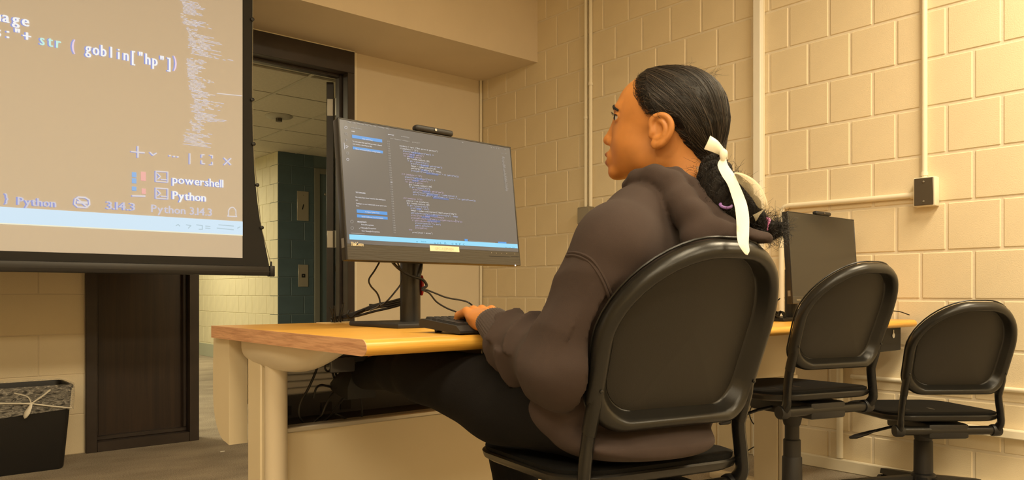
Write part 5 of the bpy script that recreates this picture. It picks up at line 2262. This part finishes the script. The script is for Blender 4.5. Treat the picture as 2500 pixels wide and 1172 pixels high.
# single combed strands lying on the cap, hairline to tie
def settle(P, fn, it=6):
    for _ in range(it):
        d = fn(P)
        g = np.stack([fn(P + np.array(e, np.float32)) - d for e in ((.0008, 0, 0), (0, .0008, 0), (0, 0, .0008))], -1) / .0008
        g /= np.sqrt((g * g).sum(-1, keepdims=True)) + 1e-6
        P = P - g * d[..., None] * .9
    return P


rs = np.random.default_rng(3)
NS, NP_ = 420, 18
u0 = rs.uniform(.0, .134, NS)
f0 = np.interp(u0, hu, hf) - rs.uniform(.006, .045, NS)
l0 = np.where(rs.random(NS) < .86, 1, -1) * rs.uniform(.02, .09, NS)
A = np.stack([f0, l0, u0], 1)
top_ = rs.random(NS) < .35
A[top_] = np.stack([rs.uniform(-.06, .05, top_.sum()), rs.uniform(-.03, .06, top_.sum()), np.full(top_.sum(), .13)], 1)
Z_ = np.array([-.104, .012, -.050])
T_ = np.linspace(0, 1, NP_)[None, :, None]
Pst = A[:, None, :] * (1 - T_) + Z_ * T_
ctr = np.array([-.010, 0, .035])
dv = Pst - ctr
Pst = ctr + dv / (np.sqrt((dv * dv).sum(-1, keepdims=True)) + 1e-6) * .11
Pst[:, -1] = Z_
Pst = settle(Pst.astype(np.float32), sdf_hair)
jit = rs.normal(0, .0006, (NS, 1, 3))
sb1, sb2 = B(), B()
for i in range(NS):
    row_ = [from_head(q) for q in (Pst[i] + jit[i])]
    tgt = sb1 if i % 3 else sb2
    tgt.tube(row_, [.00016] + [.00036] * (NP_ - 2) + [.0002], 3, cap=False)
for b_, mt_ in ((sb1, M('strand_dark', (.022, .016, .012), .4, spec=.3)), (sb2, M('strand_light', (.075, .055, .040), .38))):
    o = b_.build('hair_strands', mt_, hair, normals=False)
    o['kind'] = 'stuff'

# soft hairs along the hairline
roots = []
for k in range(60):
    t = k / 59
    u = .022 + .10 * t
    lim = float(np.interp(u, hu, hf))
    l = .066 - .036 * t
    f = lim - .004
    # settle on the skin
    a = .10
    while a > 0 and float(sdf_head(np.array([[f, a, u]], np.float32))[0]) > 0:
        a -= .001
    roots.append((from_head((f, a + .001, u)), .004))
loose('baby_hairs', roots, 900, .010, .00020, .02, tuple((-fv * 1.1).tolist()), 3, hair, 4)
rt = [(from_head((-.02 - .01 * k, .02 * math.sin(k), .139 - .0035 * k)), .004) for k in range(8)]
loose('flyaway_hairs', rt, 40, .020, .00022, .02, tuple((-fv * 1.6).tolist()), 5, hair, 5)

# braided tails: twisted strands, room axes
def tail(name, pts, rad, turns, seed, n=22):
    P = spline(pts, 8)
    k = len(P)
    R_ = [float(np.interp(i / (k - 1), np.linspace(0, 1, len(rad)), rad)) for i in range(k)]
    b = B()
    for st_ in range(3):
        C = []
        for i in range(k):
            tdir = (P[min(i + 1, k - 1)] - P[max(i - 1, 0)]).normalized()
            a = tdir.orthogonal().normalized()
            c = tdir.cross(a)
            an_ = 2 * math.pi * (turns * i / (k - 1) + st_ / 3)
            C.append(P[i] + (a * math.cos(an_) + c * math.sin(an_)) * R_[i] * .55)
        b.tube(C, [x * .62 for x in R_], 12)
    o = b.build(name, MT['strand_mass'], None, angle=80)
    o.parent = hair
    return o, P


MT['strand_mass'] = M('braid_hair', (.013, .010, .008), .8, spec=.2, bump=1.0, bscale=260, var=.5, vscale=120, stretch=(1, 1, .25))
TA = [at(1744, 398, 1.425), at(1733, 425, 1.41), at(1742, 460, 1.395), at(1760, 490, 1.38), at(1778, 515, 1.37), at(1795, 535, 1.365)]
TBs = [at(1752, 402, 1.42), at(1775, 440, 1.395), at(1805, 480, 1.375), at(1832, 520, 1.36), at(1858, 550, 1.35), at(1885, 562, 1.345), at(1902, 562, 1.34)]
tA, PA = tail('braid', TA, [.019, .020, .026, .026, .022, .014], 2.2, 1)
tB, PB = tail('braid', TBs, [.016, .020, .024, .022, .012, .017, .008], 2.6, 2)
loose('braid_frizz', [(p, .034) for p in PA[6:40]], 1100, .026, .00032, .075, (0, 0, 0), 7, hair)
loose('braid_frizz', [(at(1800, 466, 1.365), .012), (at(1790, 455, 1.365), .012)], 420, .026, .00034, .06, (.3, -.2, .2), 8, hair)
loose('braid_frizz', [(p, .031) for p in PB[6:]], 1300, .024, .00032, .075, (0, 0, 0), 9, hair)
loose('braid_frizz', [(at(1892, 560, 1.34), .014), (at(1900, 556, 1.34), .012)], 420, .022, .00034, .06, (.5, -.3, .1), 10, hair)
# elastics
def elastic(c, nrm, R_, r, mat, lab):
    nrm = Vector(nrm).normalized()
    a = nrm.orthogonal().normalized()
    b_ = nrm.cross(a)
    pts = [c + (a * math.cos(2 * math.pi * k / 20) + b_ * math.sin(2 * math.pi * k / 20)) * R_ for k in range(20)]
    o = B().tube(pts, r, 8, closed=True).build('hair_tie', mat, None)
    o['label'] = lab
    o.parent = hair


elastic(at(1772, 501, 1.350), (-.35, -.45, .8), .0095, .0028, M('purple_elastic', (.33, .17, .52), .45), 'purple hair elastic')
elastic(at(1863, 553, 1.348), (.85, -.25, -.30), .0150, .0034, M('pink_elastic', (.72, .22, .48), .45), 'pink hair elastic')
elastic(at(1746, 398, 1.425), (.55, -.35, -.5), .0215, .005, MT['brow'], 'black hair elastic at the nape')

# ---- ribbon bow
MT['ribbon'] = M('cream_satin', (.90, .86, .72), .42, bump=.12, bscale=400, stretch=(1, 1, .2), sheen=.2)
m, nt, p_ = new_mat('sheer_tulle')
p_.inputs['Base Color'].default_value = (.80, .70, .48, 1)
p_.inputs['Alpha'].default_value = .24
p_.inputs['Roughness'].default_value = .6
MT['tulle'] = m
bow = bpy.data.objects.new('ribbon_bow', None)
COL.objects.link(bow)
pz(bow)


def strip(name, rows, mat, sub=5, thick=.0007, wave=0.0):
    """rows: (left px, py, right px, py, depth left, depth right)"""
    Lp = spline([at(a, b, dl) for a, b, c, d, dl, dr in rows], sub)
    Rp = spline([at(c, d, dr) for a, b, c, d, dl, dr in rows], sub)
    b = B()
    n = 5
    G = []
    for i, (p, q) in enumerate(zip(Lp, Rp)):
        row_ = []
        for k in range(n):
            t = k / (n - 1)
            z = p.lerp(q, t)
            nrm = Vector((-SI, -CO, 0))
            row_.append(z + nrm * (wave * math.sin(math.pi * t)))
        G.append(row_)
    nrm = Vector((SI, CO, 0)) * thick
    V_ = [v for r in G for v in r] + [v + nrm for r in G for v in r]
    k = len(G)
    F_ = []
    off = k * n
    for i in range(k - 1):
        for j in range(n - 1):
            a = i * n + j
            F_.append((a, a + 1, a + n + 1, a + n))
            F_.append((off + a, off + a + n, off + a + n + 1, off + a + 1))
    ed = [(i * n, (i + 1) * n) for i in range(k - 1)] + [((i + 1) * n + n - 1, i * n + n - 1) for i in range(k - 1)]
    for a, c in ed:
        F_.append((a, c, off + c, off + a))
    b.mesh(V_, F_)
    o = b.build(name, mat, bow, angle=60)
    return o


D = 1.375
strip('bow_loop', [(1766, 360, 1760, 380, D, D), (1752, 343, 1742, 372, D - .012, D - .014), (1734, 331, 1719, 364, D - .016, D - .020)], MT['ribbon'], wave=.004)
strip('bow_loop', [(1766, 360, 1760, 380, D + .004, D + .004), (1750, 346, 1741, 371, D + .010, D + .010), (1734, 331, 1719, 364, D - .014, D - .018)], MT['ribbon'])
strip('bow_loop', [(1768, 362, 1768, 384, D, D), (1776, 370, 1772, 396, D - .004, D - .002), (1776, 388, 1764, 402, D + .006, D + .006)], MT['ribbon'], wave=.004)
o = B().ball(at(1765, 378, D - .014), (.0065, .0060, .0115)).build('bow_knot', MT['ribbon'], bow)
DT = 1.345
strip('ribbon_tail', [(1758, 388, 1772, 386, D - .012, D - .012), (1752, 404, 1778, 404, DT + .012, DT + .012), (1762, 428, 1792, 424, DT, DT), (1776, 450, 1802, 445, DT - .012, DT - .012), (1786, 478, 1814, 472, DT - .030, DT - .030), (1794, 505, 1824, 500, DT - .050, DT - .050), (1798, 540, 1829, 530, DT - .075, DT - .075), (1799, 575, 1829, 565, DT - .098, DT - .098), (1804, 598, 1828, 595, DT - .110, DT - .110), (1817, 618, 1830, 612, DT - .116, DT - .116), (1824, 623, 1826, 622, DT - .118, DT - .118)], MT['ribbon'], wave=.0012)
strip('sheer_tail', [(1790, 430, 1794, 420, DT - .01, DT - .01), (1812, 455, 1815, 424, DT - .02, DT - .02), (1835, 482, 1838, 436, DT - .03, DT - .02), (1850, 505, 1858, 456, DT - .03, DT - .02), (1862, 512, 1870, 482, DT - .03, DT - .02), (1866, 514, 1874, 500, DT - .03, DT - .02)], MT['tulle'], wave=.012)
strip('sheer_edge', [(1792, 424, 1794, 420, DT - .01, DT - .01), (1814, 428, 1815, 424, DT - .02, DT - .02), (1836, 440, 1838, 436, DT - .022, DT - .022), (1855, 460, 1858, 456, DT - .022, DT - .022), (1867, 484, 1870, 482, DT - .022, DT - .022), (1871, 502, 1874, 500, DT - .022, DT - .022)], MT['ribbon'])
strip('sheer_fold', [(1838, 525, 1866, 510, DT - .02, DT - .02), (1842, 532, 1862, 517, DT - .024, DT - .024), (1845, 541, 1852, 528, DT - .024, DT - .024)], MT['tulle'], wave=.004)
strip('sheer_loop', [(1700, 408, 1722, 402, 1.43, 1.43), (1706, 430, 1728, 420, 1.42, 1.42), (1716, 452, 1730, 450, 1.41, 1.41), (1724, 462, 1730, 461, 1.41, 1.41)], MT['tulle'], wave=.005)

# ---- hoodie
MT['hoodie'] = M('brown_fleece', (.064, .046, .041), .95, spec=.15, bump=.25, bscale=1500, var=.10, vscale=14, sheen=.04)
MT['rib'] = M('ribbed_cuff', (.070, .052, .047), .92, spec=.15, bump=.3, bscale=500, sheen=.2)


def arm_fold(P, a, b, amp, freq, ph, tw):
    """creases across a sleeve segment"""
    a = np.asarray(a, np.float32)
    b = np.asarray(b, np.float32)
    ab = b - a
    t = ((P - a) @ ab) / (ab @ ab)
    w = P - (a + t[..., None] * ab)
    an_ = np.arctan2(w[..., 2], w[..., 0] * .8 + w[..., 1] * .6)
    win = np.clip(t * 2.2 + .1, 0, 1) * np.clip((1.0 - t) * 3.2, 0, 1)
    x = freq * t + tw * an_ + ph + 1.1 * np.sin(1.6 * an_ + t * 5)
    r = 1 - np.abs(np.sin(x * .5))
    return amp * win * (r ** 1.25 * 1.5 - .5)


H1 = [at(1531, 456, 1.475), at(1556, 440, 1.445), at(1598, 435, 1.415), at(1636, 454, 1.395), at(1664, 490, 1.375), at(1690, 532, 1.352), at(1708, 568, 1.338), at(1720, 596, 1.332)]
H2 = [at(1600, 420, 1.435), at(1652, 422, 1.412), at(1688, 450, 1.398), at(1716, 484, 1.382), at(1738, 518, 1.362), at(1776, 548, 1.342), at(1822, 573, 1.326), at(1872, 582, 1.316)]
H3 = [at(1700, 578, 1.330), at(1750, 578, 1.324), at(1800, 590, 1.320), at(1856, 590, 1.316)]
def sdf_hoodie(P):
    d = ell(P, (1.150, .985, .612), (.184, .150, .120))
    d = smin(d, ell(P, (1.145, .935, .755), (.165, .125, .170)), .07)
    d = smin(d, cone(P, SHL, SHR, .074, .074), .05)
    d = smin(d, cone(P, (1.035, .918, .912), (1.13, .945, .962), .064, .056), .04)
    d = smin(d, cone(P, (1.10, .93, .955), (1.20, .935, .965), .056, .056), .03)
    d = smin(d, cone(P, (1.31, .955, .890), (1.20, .93, .965), .062, .060), .04)
    d = smin(d, cone(P, (1.02, 1.06, .60), (1.17, 1.09, .60), .065, .07), .06)
    # waist roll over the hem
    d = smin(d, ell(P, (1.130, .968, .545), (.156, .145, .042)), .025)
    # left sleeve
    mL = tuple((np.array(ELL_) * .45 + np.array(WRL) * .55 - np.array([.003, 0, .006])).tolist())
    eL = chain(P, [SHL, ELL_, mL, (.983, 1.172, .742)], [.076, .0735, .060, .038], .035)
    eL = eL - arm_fold(P, ELL_, WRL, .0100, 22, .4, 1.2) - arm_fold(P, SHL, ELL_, .0040, 10, 1.0, 1.2)
    d = smin(d, eL, .009)
    mR = tuple((np.array(ELR) * .5 + np.array(WRR) * .5).tolist())
    eR = chain(P, [SHR, ELR, mR, (1.275, 1.112, .690)], [.076, .072, .056, .038], .03)
    eR = eR - arm_fold(P, ELR, WRR, .006, 18, 1.4, 1.0)
    d = smin(d, eR, .014)
    # torso wrinkles
    d = d + .005 * np.sin(P[..., 2] * 55 + P[..., 0] * 18 + 2 * np.sin(P[..., 1] * 21)) * np.clip((.80 - P[..., 2]) * 6, 0, 1)
    # hood: broad roll round the neck, opening edge, bag hanging over the backrest
    h1 = chain(P, H1, [.012, .017, .022, .025, .029, .031, .032, .030], .010)
    h3 = chain(P, H3, [.026, .027, .024, .014], .010)
    h1 = smin(h1, h3, .012)
    h1 = h1 + .0022 * np.sin(P[..., 2] * 70 + P[..., 0] * 40)
    d = smin(d, h1, .004)
    h2 = chain(P, H2, [.009, .011, .0125, .0135, .014, .014, .013, .011], .006)
    d = smin(d, h2, .003)
    d = smax(d, behind_chair(P), .006)
    # throat opening
    nq = to_head(P)
    d = smax(d, -cone(nq, (-.030, 0, -.02), (-.058, 0, -.150), .054, .056), .008)
    # flat hem
    d = smax(d, .508 - P[..., 2], .010)
    return d


V, Q = surface_nets(sdf_hoodie, (.84, .66, .49), (1.50, 1.28, 1.08), .0046)
V = smooth_mesh(V, Q, 1, .5)
hood = pz(np_mesh('hoodie', [(V, Q)], MT['hoodie'], person))
# armhole seam, doubled stitch line laid on the cloth
for dx, dy in ((0, 0), (-5, 7)):
    sp_ = []
    for a, b in ((1388, 618), (1405, 617), (1425, 622), (1445, 634), (1462, 655), (1478, 683), (1488, 708), (1494, 728)):
        p, _ = march(a + dx, b + dy, sdf_hoodie, 1.15, 1.6)
        sp_.append(p)
    o = B().tube(spline(sp_, 4), .0030, 6).build('armhole_seam', MT['hoodie'])
    o.parent = hood
# ribbed cuffs
for wr, el_, mirr in ((WRL, ELL_, 1), (WRR, ELR, -1)):
    ax_ = (Vector(HF) if mirr == 1 else Vector((-HF.x, HF.y, HF.z)))
    ax_ = (ax_ + Vector((-.12 * mirr, 0, .30))).normalized()
    c0 = Vector(wr) - ax_ * .052 + Vector((0, 0, -.004))
    c1 = Vector(wr) + ax_ * .010 + Vector((0, 0, .002))
    rings = []
    xa_ = Vector((ax_.y, -ax_.x, 0)).normalized()
    za_ = xa_.cross(ax_)
    nseg = 120
    for (t, r) in ((0, .0390), (.15, .0405), (.5, .0380), (.85, .0350), (1.0, .0335), (1.02, .0315), (.9, .029)):
        c = c0.lerp(c1, t)
        ring = []
        for k in range(nseg):
            a = 2 * math.pi * k / nseg
            rr = r + .0009 * math.cos(a * 40)
            ring.append(c + xa_ * math.cos(a) * rr * 1.12 + za_ * math.sin(a) * rr * .86)
        rings.append(ring)
    o = B().loft(rings, False, False).build('cuff', MT['rib'], None, angle=80)
    o.location = (0, 0, 0)
    o.parent = hood
# ---- trousers and shoes
MT['trousers'] = M('black_leggings', (.0075, .0070, .0075), .8, spec=.15, bump=.25, bscale=700)


def sdf_trousers(P):
    d = ell(P, (1.15, 1.0, .562), (.165, .120, .062))
    L_ = chain(P, [(1.06, 1.0, .582), (.995, 1.20, .598), (.932, 1.390, .640), (.940, 1.50, .640), (.970, 1.70, .612)], [.086, .085, .058, .048, .040], .03)
    R_ = chain(P, [(1.26, 1.02, .582), (1.255, 1.22, .572), (1.25, 1.44, .578), (1.235, 1.44, .42), (1.21, 1.41, .13)], [.086, .084, .068, .060, .042], .03)
    d = smin(d, L_, .03)
    d = smin(d, R_, .03)
    d = smax(d, behind_chair(P, gap=.045), .008)
    return d + .0012 * np.sin(P[..., 1] * 48 + P[..., 2] * 40) * np.clip((1.25 - P[..., 1]) * 6, 0, 1)


V, Q = surface_nets(sdf_trousers, (.82, .80, .08), (1.40, 1.80, .72), .0075)
V = smooth_mesh(V, Q, 1, .5)
pz(np_mesh('trousers', [(V, Q)], MT['trousers'], person))
MT['shoe'] = M('black_shoe', (.008, .008, .008), .5)


def shoe(name, heel, toe, up):
    h, t_, u_ = Vector(heel), Vector(toe), Vector(up).normalized()
    f_ = (t_ - h)
    ln = f_.length
    f_.normalize()
    s_ = f_.cross(u_).normalized()
    rings = []
    for k in range(13):
        t = k / 12
        w = .030 + .014 * math.sin(math.pi * min(1, .15 + t * .8)) - (.02 * max(0, t - .82) / .18)
        hgt = .085 - .045 * min(1, max(0, (t - .25) / .5)) - .022 * max(0, t - .8) / .2
        c = h + f_ * (ln * t)
        ring = [c - s_ * w, c + s_ * w, c + s_ * w * 1.02 + u_ * hgt * .35, c + s_ * w * .6 + u_ * hgt * .9, c + u_ * hgt, c - s_ * w * .6 + u_ * hgt * .9, c - s_ * w * 1.02 + u_ * hgt * .35]
        rings.append(ring)
    pz(B().loft(rings).build(name, MT['shoe'], None, angle=60))


shoe('shoe', (1.21, 1.36, 0.0), (1.20, 1.60, 0.0), (0, 0, 1))
shoe('shoe', (.968, 1.725, .548), (1.0, 1.90, .565), (-.05, -.12, .99))
